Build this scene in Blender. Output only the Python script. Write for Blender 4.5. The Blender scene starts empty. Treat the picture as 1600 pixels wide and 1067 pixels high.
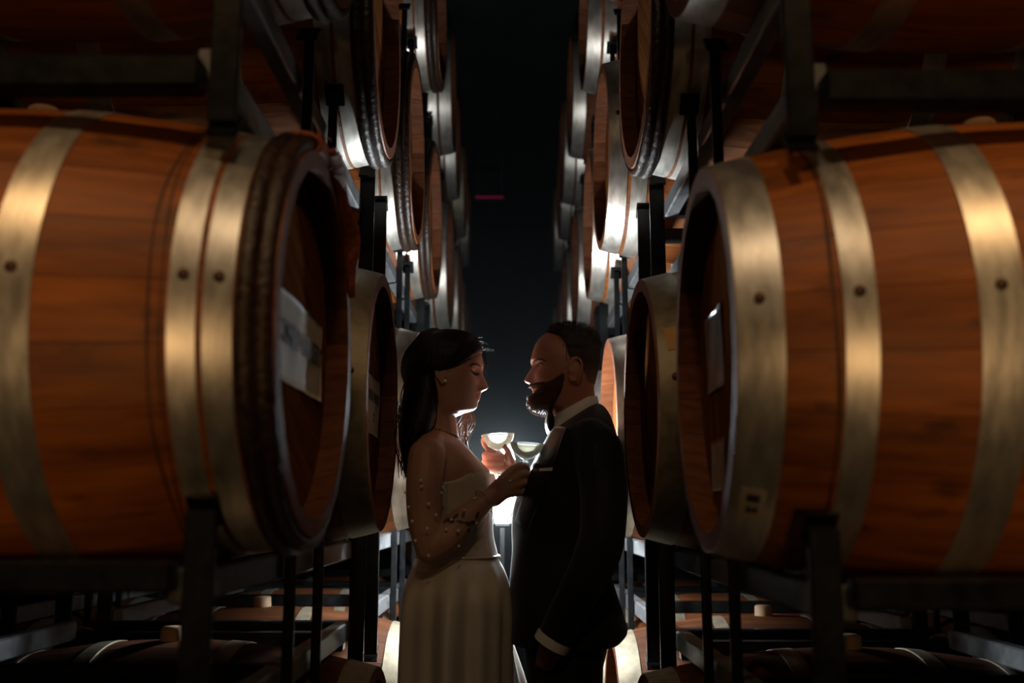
import bpy, math, random
import numpy as np
from mathutils import Vector, Matrix
from mathutils.bvhtree import BVHTree

random.seed(7); np.random.seed(7)
C = bpy.context.scene.collection
SC = bpy.context.scene

# ------------------------------------------------------------------ camera, world, lights, exposure
CAM_H = 1.25
PITCH = math.radians(9.7)
FPX = 35.0 / 36.0 * 1600.0
cam_d = bpy.data.cameras.new('camera'); cam_d.lens = 35.0; cam_d.sensor_width = 36.0
cam_d.dof.use_dof = True; cam_d.dof.focus_distance = 2.62; cam_d.dof.aperture_fstop = 2.2
cam_d.clip_start = 0.05
cam = bpy.data.objects.new('camera', cam_d); C.objects.link(cam)
cam.location = (0, 0, CAM_H); cam.rotation_euler = (math.pi / 2 + PITCH, 0, 0)
SC.camera = cam
SC.view_settings.view_transform = 'Standard'; SC.view_settings.look = 'None'
SC.view_settings.gamma = 1.0; SC.view_settings.use_curve_mapping = False
SC.view_settings.exposure = 0.0
SC.cycles.max_bounces = 7; SC.cycles.diffuse_bounces = 3; SC.cycles.glossy_bounces = 3; SC.cycles.transparent_max_bounces = 16; SC.cycles.volume_bounces = 0

w = bpy.data.worlds.new('world'); SC.world = w; w.use_nodes = True
w.node_tree.nodes['Background'].inputs[0].default_value = (0.35, 0.5, 0.6, 1)
w.node_tree.nodes['Background'].inputs[1].default_value = 0.0022

def area_light(name, loc, target, size, power, color, spread=math.pi):
    d = bpy.data.lights.new(name, 'AREA'); d.shape = 'DISK'; d.size = size; d.energy = power
    d.color = color; d.spread = spread
    o = bpy.data.objects.new(name, d); C.objects.link(o); o.location = loc
    o.rotation_euler = (Vector(target) - Vector(loc)).to_track_quat('-Z', 'Y').to_euler()
    return o
WARM = (1.0, 0.60, 0.27)
# the warm lamps of the cellar's cross aisle, behind the camera
for sx in (-1, 1):
    area_light('cellar_lamp', (sx * 1.15, -0.05, 3.35), (sx * 0.9, 1.5, 1.45), 0.16, 1.9, WARM, math.radians(72))
    area_light('cellar_lamp', (sx * 0.30, -0.9, 1.10), (sx * 0.85, 1.4, 1.48), 0.22, 0.45, WARM, math.radians(36))
area_light('cellar_lamp', (0.0, -0.05, 3.3), (0.0, 1.3, 1.6), 0.16, 2.0, (1.0, .70, .42), math.radians(100))

# ------------------------------------------------------------------ helpers
def P(px, py, Y):
    """world point on the plane y=Y that the photograph shows at pixel (px,py)"""
    a = (px - 800.0) / FPX; b = (533.5 - py) / FPX
    d = (a, math.cos(PITCH) - b * math.sin(PITCH), math.sin(PITCH) + b * math.cos(PITCH))
    t = Y / d[1]
    return np.array((a * t, Y, CAM_H + d[2] * t))

def mesh_data(name, V, F, mats=(), smooth=True, fmat=None):
    m = bpy.data.meshes.new(name)
    m.from_pydata([tuple(map(float, v)) for v in V], [], [tuple(int(i) for i in f) for f in F])
    for x in mats: m.materials.append(x)
    if smooth: m.polygons.foreach_set('use_smooth', [True] * len(m.polygons))
    if fmat is not None: m.polygons.foreach_set('material_index', list(fmat))
    m.update()
    return m

def link(name, data, parent=None, loc=None, rot=None):
    o = bpy.data.objects.new(name, data); C.objects.link(o)
    if parent is not None: o.parent = parent
    if loc is not None: o.location = loc
    if rot is not None: o.rotation_euler = rot
    return o

def obj(name, V, F, mat, parent=None, smooth=True, fmat=None):
    mats = mat if isinstance(mat, (list, tuple)) else [mat]
    return link(name, mesh_data(name, V, F, mats, smooth, fmat), parent)

def tag(o, label, cat=None, group=None, kind=None):
    o['label'] = label
    if cat: o['category'] = cat
    if group: o['group'] = group
    if kind: o['kind'] = kind
    return o

def empty(name, loc=(0, 0, 0)):
    o = bpy.data.objects.new(name, None); C.objects.link(o); o.location = loc; o.empty_display_size = 0.1
    return o

class MB:
    """collects geometry of ONE piece"""
    def __init__(s): s.V = []; s.F = []
    def add(s, V, F):
        n = len(s.V); s.V += [tuple(v) for v in V]; s.F += [tuple(i + n for i in f) for f in F]; return s
    def box(s, c, d, bev=0.0, R=None):
        x, y, z = d[0] / 2, d[1] / 2, d[2] / 2
        b = min(bev, x * .9, y * .9, z * .9)
        if b <= 0:
            V = [(i * x, j * y, k * z) for i in (-1, 1) for j in (-1, 1) for k in (-1, 1)]
            F = [(0, 1, 3, 2), (4, 6, 7, 5), (0, 4, 5, 1), (2, 3, 7, 6), (0, 2, 6, 4), (1, 5, 7, 3)]
        else:
            V = []; idx = {}
            for i in (-1, 1):
                for j in (-1, 1):
                    for k in (-1, 1):
                        for ax, v in enumerate(((i * x, j * (y - b), k * (z - b)), (i * (x - b), j * y, k * (z - b)), (i * (x - b), j * (y - b), k * z))):
                            idx[i, j, k, ax] = len(V); V.append(v)
            F = []
            for sgn in (-1, 1):
                F.append([idx[sgn, j, k, 0] for j, k in ((-1, -1), (1, -1), (1, 1), (-1, 1))][::sgn])
                F.append([idx[i, sgn, k, 1] for i, k in ((-1, -1), (-1, 1), (1, 1), (1, -1))][::sgn])
                F.append([idx[i, j, sgn, 2] for i, j in ((-1, -1), (1, -1), (1, 1), (-1, 1))][::sgn])
            for a in (-1, 1):
                for c2 in (-1, 1):
                    F.append([idx[-1, a, c2, 1], idx[1, a, c2, 1], idx[1, a, c2, 2], idx[-1, a, c2, 2]][::-a * c2])
                    F.append([idx[a, -1, c2, 0], idx[a, 1, c2, 0], idx[a, 1, c2, 2], idx[a, -1, c2, 2]][::a * c2])
                    F.append([idx[a, c2, -1, 0], idx[a, c2, 1, 0], idx[a, c2, 1, 1], idx[a, c2, -1, 1]][::-a * c2])
            for i in (-1, 1):
                for j in (-1, 1):
                    for k in (-1, 1):
                        F.append([idx[i, j, k, 0], idx[i, j, k, 1], idx[i, j, k, 2]][::i * j * k])
        V = np.array(V)
        if R is not None: V = V @ np.array(R).T
        return s.add(V + np.array(c), F)
    def build(s, name, mat, parent=None, smooth=False): return obj(name, s.V, s.F, mat, parent, smooth)

def frame_axes(T, ref):
    T = T / (np.linalg.norm(T) + 1e-12)
    u = ref - T * np.dot(ref, T)
    if np.linalg.norm(u) < 1e-4:
        u = np.array((1., 0, 0)) - T * T[0]
    u = u / np.linalg.norm(u)
    return u, np.cross(T, u)

def tube(pts, rad, n=10, caps=True, ref=(0, 0, 1), flat=None):
    """swept tube; flat=(a,b) scales the two cross axes (scalar or per point)"""
    pts = np.array(pts, float); N = len(pts)
    rad = np.array(rad if np.ndim(rad) else [rad] * N, float)
    V = []; F = []
    ref = np.array(ref, float)
    for i in range(N):
        T = pts[min(i + 1, N - 1)] - pts[max(i - 1, 0)]
        u, v = frame_axes(T, ref); ref = u
        fa, fb = (1, 1) if flat is None else flat
        for k in range(n):
            a = 2 * math.pi * k / n
            V.append(pts[i] + rad[i] * (fa * math.cos(a) * u + fb * math.sin(a) * v))
    for i in range(N - 1):
        for k in range(n):
            a, b = i * n + k, i * n + (k + 1) % n
            F.append((a, b, b + n, a + n))
    if caps:
        F.append(tuple(range(n))[::-1]); F.append(tuple((N - 1) * n + k for k in range(n)))
    return V, F

def capsules(pts, rad, n=14, sub=4):
    """closed rounded chain with hemispherical ends, smooth interpolation"""
    pts = np.array(pts, float); rad = np.array(rad, float)
    t = np.arange(len(pts)); tt = np.linspace(0, len(pts) - 1, (len(pts) - 1) * sub + 1)
    def cr(A):
        out = []
        for x in tt:
            i = min(int(x), len(pts) - 2); f = x - i
            p0 = A[max(i - 1, 0)]; p1 = A[i]; p2 = A[i + 1]; p3 = A[min(i + 2, len(pts) - 1)]
            out.append(.5 * (2 * p1 + (p2 - p0) * f + (2 * p0 - 5 * p1 + 4 * p2 - p3) * f * f + (3 * p1 - p0 - 3 * p2 + p3) * f ** 3))
        return np.array(out)
    Q = cr(pts) if len(pts) > 2 else np.array([pts[0] + (pts[1] - pts[0]) * x for x in tt])
    R = np.maximum(cr(rad), rad.min() * .8) if len(pts) > 2 else np.interp(tt, t, rad)
    d0 = Q[0] - Q[1]; d0 /= np.linalg.norm(d0); d1 = Q[-1] - Q[-2]; d1 /= np.linalg.norm(d1)
    a0 = [(Q[0] + d0 * R[0] * math.sin(a), R[0] * math.cos(a)) for a in (1.45, 1.1, .7, .35)]
    a1 = [(Q[-1] + d1 * R[-1] * math.sin(a), R[-1] * math.cos(a)) for a in (.35, .7, 1.1, 1.45)]
    QQ = np.array([x[0] for x in a0] + list(Q) + [x[0] for x in a1]); RR = [x[1] for x in a0] + list(R) + [x[1] for x in a1]
    return tube(QQ, RR, n)

def spline(pts, sub=6):
    pts = np.array(pts, float); out = []
    for i in range(len(pts) - 1):
        p0 = pts[max(i - 1, 0)]; p1 = pts[i]; p2 = pts[i + 1]; p3 = pts[min(i + 2, len(pts) - 1)]
        for k in range(sub):
            f = k / sub
            out.append(.5 * (2 * p1 + (p2 - p0) * f + (2 * p0 - 5 * p1 + 4 * p2 - p3) * f * f + (3 * p1 - p0 - 3 * p2 + p3) * f ** 3))
    out.append(pts[-1]); return np.array(out)

def loft(rings, caps=True):
    n = len(rings[0]); V = [v for r in rings for v in r]; F = []
    for i in range(len(rings) - 1):
        for k in range(n):
            a, b = i * n + k, i * n + (k + 1) % n
            F.append((a, b, b + n, a + n))
    if caps:
        F.append(tuple(range(n))[::-1]); F.append(tuple((len(rings) - 1) * n + k for k in range(n)))
    return V, F

def lathe(prof, n=24, caps=False):
    """profile of (r,z), revolved about z"""
    rings = [[(r * math.cos(2 * math.pi * k / n), r * math.sin(2 * math.pi * k / n), z) for k in range(n)] for r, z in prof]
    return loft(rings, caps)

def ball(c, r, n=10, m=7):
    c = np.array(c, float); r = np.array(r if np.ndim(r) else (r, r, r), float)
    rings = []
    for i in range(m):
        a = -math.pi / 2 + math.pi * (i + .5) / m
        rings.append([c + r * np.array((math.cos(a) * math.cos(2 * math.pi * k / n), math.cos(a) * math.sin(2 * math.pi * k / n), math.sin(a))) for k in range(n)])
    return loft(rings)

def fuse(pieces, voxel, smooth=4, fac=0.5):
    mb = MB()
    for V, F in pieces: mb.add(V, F)
    m = mesh_data('fuse', mb.V, mb.F, smooth=False)
    o = bpy.data.objects.new('fuse', m); C.objects.link(o)
    r = o.modifiers.new('r', 'REMESH'); r.mode = 'VOXEL'; r.voxel_size = voxel
    if smooth:
        s = o.modifiers.new('s', 'SMOOTH'); s.iterations = smooth; s.factor = fac
    dg = bpy.context.evaluated_depsgraph_get()
    e = o.evaluated_get(dg); em = e.to_mesh()
    V = np.empty(len(em.vertices) * 3, np.float32); em.vertices.foreach_get('co', V); V = V.reshape(-1, 3)
    F = [tuple(p.vertices) for p in em.polygons]
    e.to_mesh_clear(); bpy.data.objects.remove(o); bpy.data.meshes.remove(m)
    return V, F

# ------------------------------------------------------------------ materials
def new_mat(name):
    m = bpy.data.materials.new(name); m.use_nodes = True
    nt = m.node_tree; return m, nt, nt.nodes['Principled BSDF']

def plain(name, col, rough=.5, metal=0.0, spec=.5, **kw):
    m, nt, b = new_mat(name)
    b.inputs['Base Color'].default_value = (*col, 1); b.inputs['Roughness'].default_value = rough
    b.inputs['Metallic'].default_value = metal; b.inputs['Specular IOR Level'].default_value = spec
    for k, v in kw.items(): b.inputs[k.replace('_', ' ')].default_value = v
    return m

def varied(name, c1, c2, scale=(4, 4, 4), rough=(.4, .6), metal=0.0, bump=0.0, noise=3.0, rand=0.0, detail=5, coord='Object', stops=(.3, .7), spec=.5):
    m, nt, b = new_mat(name); N = nt.nodes; L = nt.links
    tc = N.new('ShaderNodeTexCoord'); mp = N.new('ShaderNodeMapping'); mp.inputs['Scale'].default_value = scale
    L.new(tc.outputs[coord], mp.inputs['Vector'])
    src = mp.outputs['Vector']
    oi = N.new('ShaderNodeObjectInfo')
    ad = N.new('ShaderNodeVectorMath'); ad.operation = 'MULTIPLY_ADD'
    cx = N.new('ShaderNodeCombineXYZ')
    for i in range(3): L.new(oi.outputs['Random'], cx.inputs[i])
    L.new(cx.outputs[0], ad.inputs[0]); ad.inputs[1].default_value = (37, 53, 71); L.new(src, ad.inputs[2])
    n = N.new('ShaderNodeTexNoise'); n.inputs['Scale'].default_value = noise; n.inputs['Detail'].default_value = detail
    L.new(ad.outputs[0], n.inputs['Vector'])
    cr = N.new('ShaderNodeValToRGB'); cr.color_ramp.elements[0].color = (*c1, 1); cr.color_ramp.elements[1].color = (*c2, 1)
    cr.color_ramp.elements[0].position = stops[0]; cr.color_ramp.elements[1].position = stops[1]
    L.new(n.outputs['Fac'], cr.inputs[0])
    col = cr.outputs[0]
    if rand > 0:
        mr = N.new('ShaderNodeMapRange'); mr.inputs['To Min'].default_value = 1 - rand; mr.inputs['To Max'].default_value = 1 + rand
        L.new(oi.outputs['Random'], mr.inputs['Value'])
        hs = N.new('ShaderNodeHueSaturation'); L.new(col, hs.inputs['Color']); L.new(mr.outputs[0], hs.inputs['Value']); col = hs.outputs[0]
    L.new(col, b.inputs['Base Color'])
    r = N.new('ShaderNodeMapRange'); r.inputs['To Min'].default_value = rough[0]; r.inputs['To Max'].default_value = rough[1]
    L.new(n.outputs['Fac'], r.inputs['Value']); L.new(r.outputs[0], b.inputs['Roughness'])
    b.inputs['Metallic'].default_value = metal; b.inputs['Specular IOR Level'].default_value = spec
    if bump > 0:
        bp = N.new('ShaderNodeBump'); bp.inputs['Strength'].default_value = bump; bp.inputs['Distance'].default_value = .01
        L.new(n.outputs['Fac'], bp.inputs['Height']); L.new(bp.outputs[0], b.inputs['Normal'])
    return m

M = {}
M['oak'] = varied('oak_stave', (.17, .044, .005), (.32, .092, .011), (.9, 14, 14), (.42, .62), bump=.12, noise=3.2, rand=.22, spec=.35)
def add_stains(m):
    nt = m.node_tree; N = nt.nodes; L = nt.links; b = N['Principled BSDF']; src = b.inputs['Base Color'].links[0].from_socket
    tc = N.new('ShaderNodeTexCoord'); oi = N.new('ShaderNodeObjectInfo'); cx = N.new('ShaderNodeCombineXYZ')
    for i in range(3): L.new(oi.outputs['Random'], cx.inputs[i])
    ad = N.new('ShaderNodeVectorMath'); ad.operation = 'MULTIPLY_ADD'; L.new(cx.outputs[0], ad.inputs[0]); ad.inputs[1].default_value = (11, 17, 23)
    mp = N.new('ShaderNodeMapping'); mp.inputs['Scale'].default_value = (9, 22, 22); L.new(tc.outputs['Object'], mp.inputs['Vector']); L.new(mp.outputs[0], ad.inputs[2])
    n = N.new('ShaderNodeTexNoise'); n.inputs['Scale'].default_value = 1.0; n.inputs['Detail'].default_value = 4; L.new(ad.outputs[0], n.inputs['Vector'])
    mr = N.new('ShaderNodeMapRange'); mr.inputs['From Min'].default_value = .60; mr.inputs['From Max'].default_value = .74; mr.inputs['To Max'].default_value = .7; L.new(n.outputs['Fac'], mr.inputs['Value'])
    mx = N.new('ShaderNodeMixRGB'); mx.inputs['Color2'].default_value = (.035, .013, .004, 1); L.new(mr.outputs[0], mx.inputs['Fac']); L.new(src, mx.inputs['Color1']); L.new(mx.outputs[0], b.inputs['Base Color'])
add_stains(M['oak'])
M['stain'] = plain('dark_stain', (.05, .016, .004), .7)
M['oak_dark'] = varied('oak_head', (.10, .035, .012), (.19, .07, .022), (14, 14, .9), (.5, .7), bump=.15, noise=3.2, rand=.25, spec=0.0)
M['oak_end'] = varied('oak_chime', (.10, .032, .012), (.18, .06, .022), (3, 20, 20), (.5, .7), bump=.15, noise=4, rand=.2, spec=.3)
M['hoop'] = varied('galvanised_hoop', (.44, .41, .36), (.66, .63, .57), (9, 3, 3), (.30, .48), metal=.85, bump=.05, noise=6, rand=.12)
M['hoop_dull'] = varied('dull_hoop', (.20, .17, .12), (.33, .28, .2), (6, 6, 6), (.45, .65), metal=.7, bump=.05, noise=6, rand=.1)
M['chestnut'] = varied('chestnut_hoop', (.012, .006, .004), (.042, .020, .011), (9, 9, 9), (.3, .55), bump=.4, noise=9, rand=.2)
M['rivet'] = plain('rivet', (.07, .03, .015), .5, .5)
M['bung'] = plain('bung', (.35, .22, .12), .6)
M['willow'] = varied('willow_binding', (.16, .035, .012), (.34, .09, .03), (20, 20, 20), (.6, .8), bump=.3, noise=5)
M['steel'] = varied('black_steel', (.004, .0044, .005), (.010, .0105, .011), (5, 5, 5), (.25, .38), metal=0.0, bump=.04, noise=7, spec=.14)
M['rail'] = varied('scuffed_grey_rail', (.07, .073, .077), (.15, .155, .16), (5, 5, 5), (.3, .5), bump=.05, noise=7, spec=.4)
M['oak_shaded'] = varied('shaded_oak', (.055, .018, .006), (.11, .036, .012), (.9, 14, 14), (.5, .7), bump=.12, noise=3.2, rand=.25, spec=.15)  # darker copy of the oak, with shade painted into its colour
M['paper'] = varied('paper_label', (.40, .35, .27), (.52, .46, .36), (6, 6, 6), (.6, .8), noise=3)
M['tan'] = plain('tan_card', (.62, .34, .12), .7)
M['ink'] = plain('ink', (.03, .03, .03), .7)
M['plastic'] = plain('clear_sleeve', (.30, .30, .30), .15, 0, .7)
M['floor'] = varied('concrete', (.030, .030, .030), (.06, .058, .055), (1, 1, 1), (.35, .7), bump=.15, noise=5)
M['wall'] = varied('dark_wall', (.012, .014, .015), (.022, .024, .025), (1, 1, 1), (.8, .95), bump=.1, noise=4)
M['black_plastic'] = plain('black_plastic', (.02, .02, .02), .45)
def emis(name, col, s):
    m, nt, b = new_mat(name); b.inputs['Base Color'].default_value = (*col, 1)
    b.inputs['Emission Color'].default_value = (*col, 1); b.inputs['Emission Strength'].default_value = s
    return m
M['matte_black'] = plain('matte_black', (.003, .003, .003), .9, 0, .05)
M['flash'] = emis('flash_dome', (.86, .95, 1.0), 580.0)
M['magenta'] = emis('magenta_tube', (.8, .015, .16), .05)

# ------------------------------------------------------------------ the setting
def structure(name, mb, mat, label):
    o = mb.build(name, mat); tag(o, label, kind='structure'); return o
structure('floor', MB().box((0, 5, -.05), (16, 18, .1)), M['floor'], 'dark concrete cellar floor')
structure('ceiling', MB().box((0, 5, 4.75), (16, 18, .1)), M['wall'], 'dark cellar ceiling')
structure('wall_back', MB().box((0, 12.05, 2.35), (16, .1, 4.7)), M['wall'], 'dark end wall of the cellar')
structure('wall_left', MB().box((-7.95, 5, 2.35), (.1, 18, 4.7)), M['wall'], 'dark side wall of the cellar')
structure('wall_right', MB().box((7.95, 5, 2.35), (.1, 18, 4.7)), M['wall'], 'dark side wall of the cellar')

# ------------------------------------------------------------------ barrels (axis along x, the aisle end is at +x of the local frame)
HL, RB, RH = .47, .365, .302
NST = 26
def brad(x): return RB - (RB - RH) * (abs(x) / HL) ** 2.0

def make_stave():
    ns, na = 10, 3
    xs = np.linspace(-HL, HL, ns + 1); da = 2 * math.pi / NST; g = .0016
    V = []; F = []; W = na + 3
    for x in xs:
        r = brad(x)
        V.append(((x), (r - .026) * math.sin(-da / 2 + g), (r - .026) * math.cos(-da / 2 + g)))
        for k in range(na + 1):
            a = -da / 2 + g + (da - 2 * g) * k / na
            rr = r
            V.append((x, rr * math.sin(a), rr * math.cos(a)))
        V.append((x, (r - .026) * math.sin(da / 2 - g), (r - .026) * math.cos(da / 2 - g)))
    for i in range(ns):
        for k in range(W - 1):
            a = i * W + k; F.append((a, a + W, a + W + 1, a + 1))
        F.append((i * W + W - 1, (i + 1) * W + W - 1, (i + 1) * W, i * W))
    F.append(tuple(range(W))); F.append(tuple(ns * W + k for k in range(W))[::-1])
    fm = ([1] + [0] * na + [1, 1]) * ns + [1, 1]
    m = mesh_data('stave', V, F, [M['oak'], M['oak_end']], fmat=fm); m.set_sharp_from_angle(angle=math.radians(30)); return m
def make_body():
    """all the staves of a far barrel in one grooved shell"""
    n = NST * 3; rings = []
    xs = list(np.linspace(-HL, HL, 11)); prof = [(x, 0) for x in xs] + [(HL, .026), (HL - .04, .03), (-HL + .04, .03), (-HL, .026)]
    for x, dr in prof:
        r = brad(x) - dr
        rings.append([(x, (r - (.003 if k % 3 == 0 and dr == 0 else 0)) * math.sin(2 * math.pi * k / n), (r - (.003 if k % 3 == 0 and dr == 0 else 0)) * math.cos(2 * math.pi * k / n)) for k in range(n)])
    V, F = loft(rings + [rings[0]], False)
    return mesh_data('stave_shell', V, F, [M['oak']])
def make_hoop(x0, x1, t=.0022, n=72, mat='hoop'):
    xs = np.linspace(x0, x1, 4); prof = [(x, brad(x) + t) for x in xs] + [(x1, brad(x1) - .002), (x0, brad(x0) - .002)]
    rings = [[(x, r * math.sin(2 * math.pi * k / n), r * math.cos(2 * math.pi * k / n)) for k in range(n)] for x, r in prof]
    V, F = loft(rings + [rings[0]], False)
    m = mesh_data('hoop', V, F, [M[mat]], smooth=True)
    m.set_sharp_from_angle(angle=math.radians(40)); return m
def make_round_hoop(xc, r, n=64):
    rng = random.Random(int(xc * 1000)); rings = []
    V = []; F = []; q = 8
    for k in range(n):
        a = 2 * math.pi * k / n; rr = r * (1 + .10 * math.sin(5 * a + xc * 40) + rng.uniform(-.06, .06))
        for j in range(q):
            b = 2 * math.pi * j / q
            R = brad(xc) + r * .55 + rr * math.cos(b)
            V.append((xc + rr * math.sin(b) * 1.05, R * math.sin(a), R * math.cos(a)))
    for k in range(n):
        for j in range(q):
            F.append((k * q + j, k * q + (j + 1) % q, ((k + 1) % n) * q + (j + 1) % q, ((k + 1) % n) * q + j))
    return mesh_data('chestnut_hoop', V, F, [M['chestnut']])
HR = RH - .024
def make_planks(n=7):
    out = []; wy = 2 * HR / n
    for i in range(n):
        y0, y1 = -HR + i * wy + .0008, -HR + (i + 1) * wy - .0008
        pts = []
        ys = np.linspace(y0, y1, 6)
        for y in ys: pts.append((y, math.sqrt(max(HR * HR - y * y, 0))))
        for y in ys[::-1]: pts.append((y, -math.sqrt(max(HR * HR - y * y, 0))))
        k = len(pts); V = [(0, y, z) for y, z in pts] + [(-.02, y, z) for y, z in pts]
        F = [tuple(range(k)), tuple(range(k, 2 * k))[::-1]] + [(j, j + k, (j + 1) % k + k, (j + 1) % k) for j in range(k)]
        out.append(mesh_data('head_plank', V, F, [M['oak_dark']], smooth=False))
    return out
V, F = loft([[(x, HR * math.sin(2 * math.pi * k / 48), HR * math.cos(2 * math.pi * k / 48)) for k in range(48)] for x in (-.02, 0)])
D_HEAD = mesh_data('head', V, F, [M['oak_dark']], smooth=False)
D_STAVE = make_stave(); D_BODY = make_body()
D_STAVE_SHADED = D_STAVE.copy(); D_STAVE_SHADED.materials[0] = M['oak_shaded']; D_BODY_SHADED = D_BODY.copy(); D_BODY_SHADED.materials[0] = M['oak_shaded']; D_PLANK = make_planks()
V, F = lathe([(.0001, .0), (.006, .0), (.008, .0012), (.006, .003), (.0001, .0036)], 10); D_RIVET = mesh_data('rivet', V, F, [M['rivet']])
V, F = lathe([(.0001, .03), (.022, .03), (.026, .026), (.027, .0), (.024, -.03)], 20); D_BUNG = mesh_data('bung', V, F, [M['bung']])
KIND = {  # metal hoops (from, to, material), round chestnut hoops (centre, radius)
    'chateau': ([(.125, .178, 'hoop'), (.340, .374, 'hoop'), (.382, .418, 'hoop')], [(.434, .0125), (.456, .0125)]),
    'wide': ([(.122, .178, 'hoop'), (.298, .338, 'hoop'), (.410, .469, 'hoop')], []),
    'pair': ([(.13, .17, 'hoop'), (.355, .402, 'hoop'), (.414, .469, 'hoop')], []),
    'dull': ([(.13, .17, 'hoop_dull'), (.31, .35, 'hoop_dull'), (.405, .469, 'hoop_dull')], []),
}
D_HOOPS = {}
for k, (hs, rs) in KIND.items():
    lst = []
    for a, b, m in hs:
        for s in (1, -1):
            d = make_hoop(a, b, mat=m) if s == 1 else make_hoop(-b, -a, mat=m)
            lst.append(('hoop', d, s * (a + b) / 2))
    for a, r in rs:
        for s in (1, -1): lst.append(('chestnut_hoop', make_round_hoop(s * a, r), None))
    D_HOOPS[k] = lst

def barrel(loc, side, kind, detail, label, group, yaw=0.0, roll=0.0, shaded=False):
    """side=-1: left rack (aisle end looks to +x)"""
    e = empty('wine_barrel', loc)
    e.rotation_euler = (0, 0, (0 if side < 0 else math.pi) + yaw)
    tag(e, label, 'barrel', group)
    if detail == 2:
        for i in range(NST): link('stave', D_STAVE_SHADED if shaded else D_STAVE, e, rot=(roll + 2 * math.pi * i / NST, 0, 0))
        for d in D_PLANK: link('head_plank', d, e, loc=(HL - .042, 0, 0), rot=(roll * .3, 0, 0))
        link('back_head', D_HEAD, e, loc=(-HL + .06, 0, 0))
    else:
        link('stave_shell', D_BODY_SHADED if shaded else D_BODY, e, rot=(roll, 0, 0))
        if detail == 1:
            for d in D_PLANK: link('head_plank', d, e, loc=(HL - .042, 0, 0), rot=(roll * .3, 0, 0))
        else: link('head', D_HEAD, e, loc=(HL - .042, 0, 0))
        link('back_head', D_HEAD, e, loc=(-HL + .06, 0, 0))
    for nm, d, xc in D_HOOPS[kind]:
        if detail == 0 and nm == 'hoop' and xc < 0: continue
        h = link(nm, d, e)
        if nm == 'hoop' and detail == 2:
            # rivets face the camera
            a = math.radians(6) if side < 0 else math.radians(6)
            sg = -1 if side < 0 else 1
            y, z = sg * math.cos(a), math.sin(a)
            R = Matrix(((1, 0, 0), (0, 0, y), (0, 0, z))); q = Vector((0, y, z)).to_track_quat('Z', 'X').to_euler()
            rr = brad(xc) + .002
            link('rivet', D_RIVET, h, loc=(xc, y * rr, z * rr), rot=q)
    if detail == 2: link('bung', D_BUNG, e, loc=(0, 0, RB))
    return e

ROWS = [1.565 + .8 * i for i in range(8)]
AX = {-1: (.306 + HL, 1.514), 1: (.303 + HL, 1.492)}
TP = .92
SIDE_TXT = {-1: "on the bride's side of the aisle", 1: "on the groom's side of the aisle"}
TIER_TXT = ['on the lowest tier', 'on the second tier up', 'on the third tier up', 'on the top tier']
ROW_TXT = ['first', 'second', 'third', 'fourth', 'fifth', 'sixth', 'seventh', 'eighth']
def kind_of(s, t, r):
    if s < 0:
        if t == 1: return ['chateau', 'dull', 'wide', 'chateau', 'pair'][min(r, 4)]
        return ['chateau', 'chateau', 'chateau', 'chateau', 'pair', 'pair', 'dull', 'pair'][r] if t >= 2 else ['pair', 'dull', 'dull', 'dull', 'pair', 'pair', 'pair', 'pair'][r]  # lowest tier: duller hoops stand in for shade from the flash
    if t == 1: return ['wide', 'dull', 'wide', 'pair', 'pair'][min(r, 4)]
    if t == 2: return ['wide', 'chateau', 'pair', 'pair', 'wide', 'pair', 'pair', 'pair'][r]
    return (['pair', 'dull', 'dull', 'dull', 'pair'][r] if t == 0 else ['pair', 'chateau', 'dull', 'pair', 'wide', 'pair', 'pair', 'pair'][r])  # here too the lowest tier's dull hoops paint in shade
rb = random.Random(3)
BAR = {}
for s in (-1, 1):
    for t in range(4):
        for r in range(8):
            if t == 3 and r < 1: continue
            if t == 0 and r > 4: continue
            det = 2 if (r <= 2 and t in (1, 2)) or (t == 0 and r in (1, 2)) or (t == 3 and r in (2, 3)) or (t == 2 and r == 3) else (1 if r < 5 else 0)
            k = kind_of(s, t, r)
            ax, az = AX[s]
            dz = rb.uniform(-.006, .006) if r else 0; dx = rb.uniform(-.012, .012) if (r > 1 or t != 1) else 0
            yaw = rb.uniform(-.012, .012)
            if (s, t, r) == (1, 1, 0): yaw = math.radians(-2.0)
            if (s, t, r) == (-1, 1, 0): yaw = 0
            look = {'chateau': 'steel and chestnut hooped oak barrel', 'wide': 'broad-hooped oak barrel', 'pair': 'twin-hooped oak barrel', 'dull': 'dull-hooped oak barrel'}[k]
            lab = f"{look}, {SIDE_TXT[s].replace('on the ', '')}, {TIER_TXT[t].replace('on the ', '')}, {ROW_TXT[r]} from camera"
            lab = lab.replace(' of the aisle', '')
            BAR[s, t, r] = barrel((s * (ax + dx), ROWS[r], az + (t - 1) * TP + dz), s, k, det, lab, f"stacked barrels {SIDE_TXT[s]}", yaw, rb.uniform(0, 6), t == 0 or r > 3)  # lowest tier and far rows take the oak with painted shade
# second column of barrels behind, seen through the gaps of the racks
for s in (-1, 1):
    for t in range(3):
        for r in range(5):
            ax, az = AX[s]
            barrel((s * (ax + 1.02), ROWS[r], az + (t - 1) * TP), s, 'pair', 0, f"outer-column oak barrel, {SIDE_TXT[s].replace(' of the aisle', '').replace('on the ', '')}, {TIER_TXT[t].replace('on the ', '')}, {ROW_TXT[r]} from camera", 'barrels of the outer columns', 0, r, True)

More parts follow.
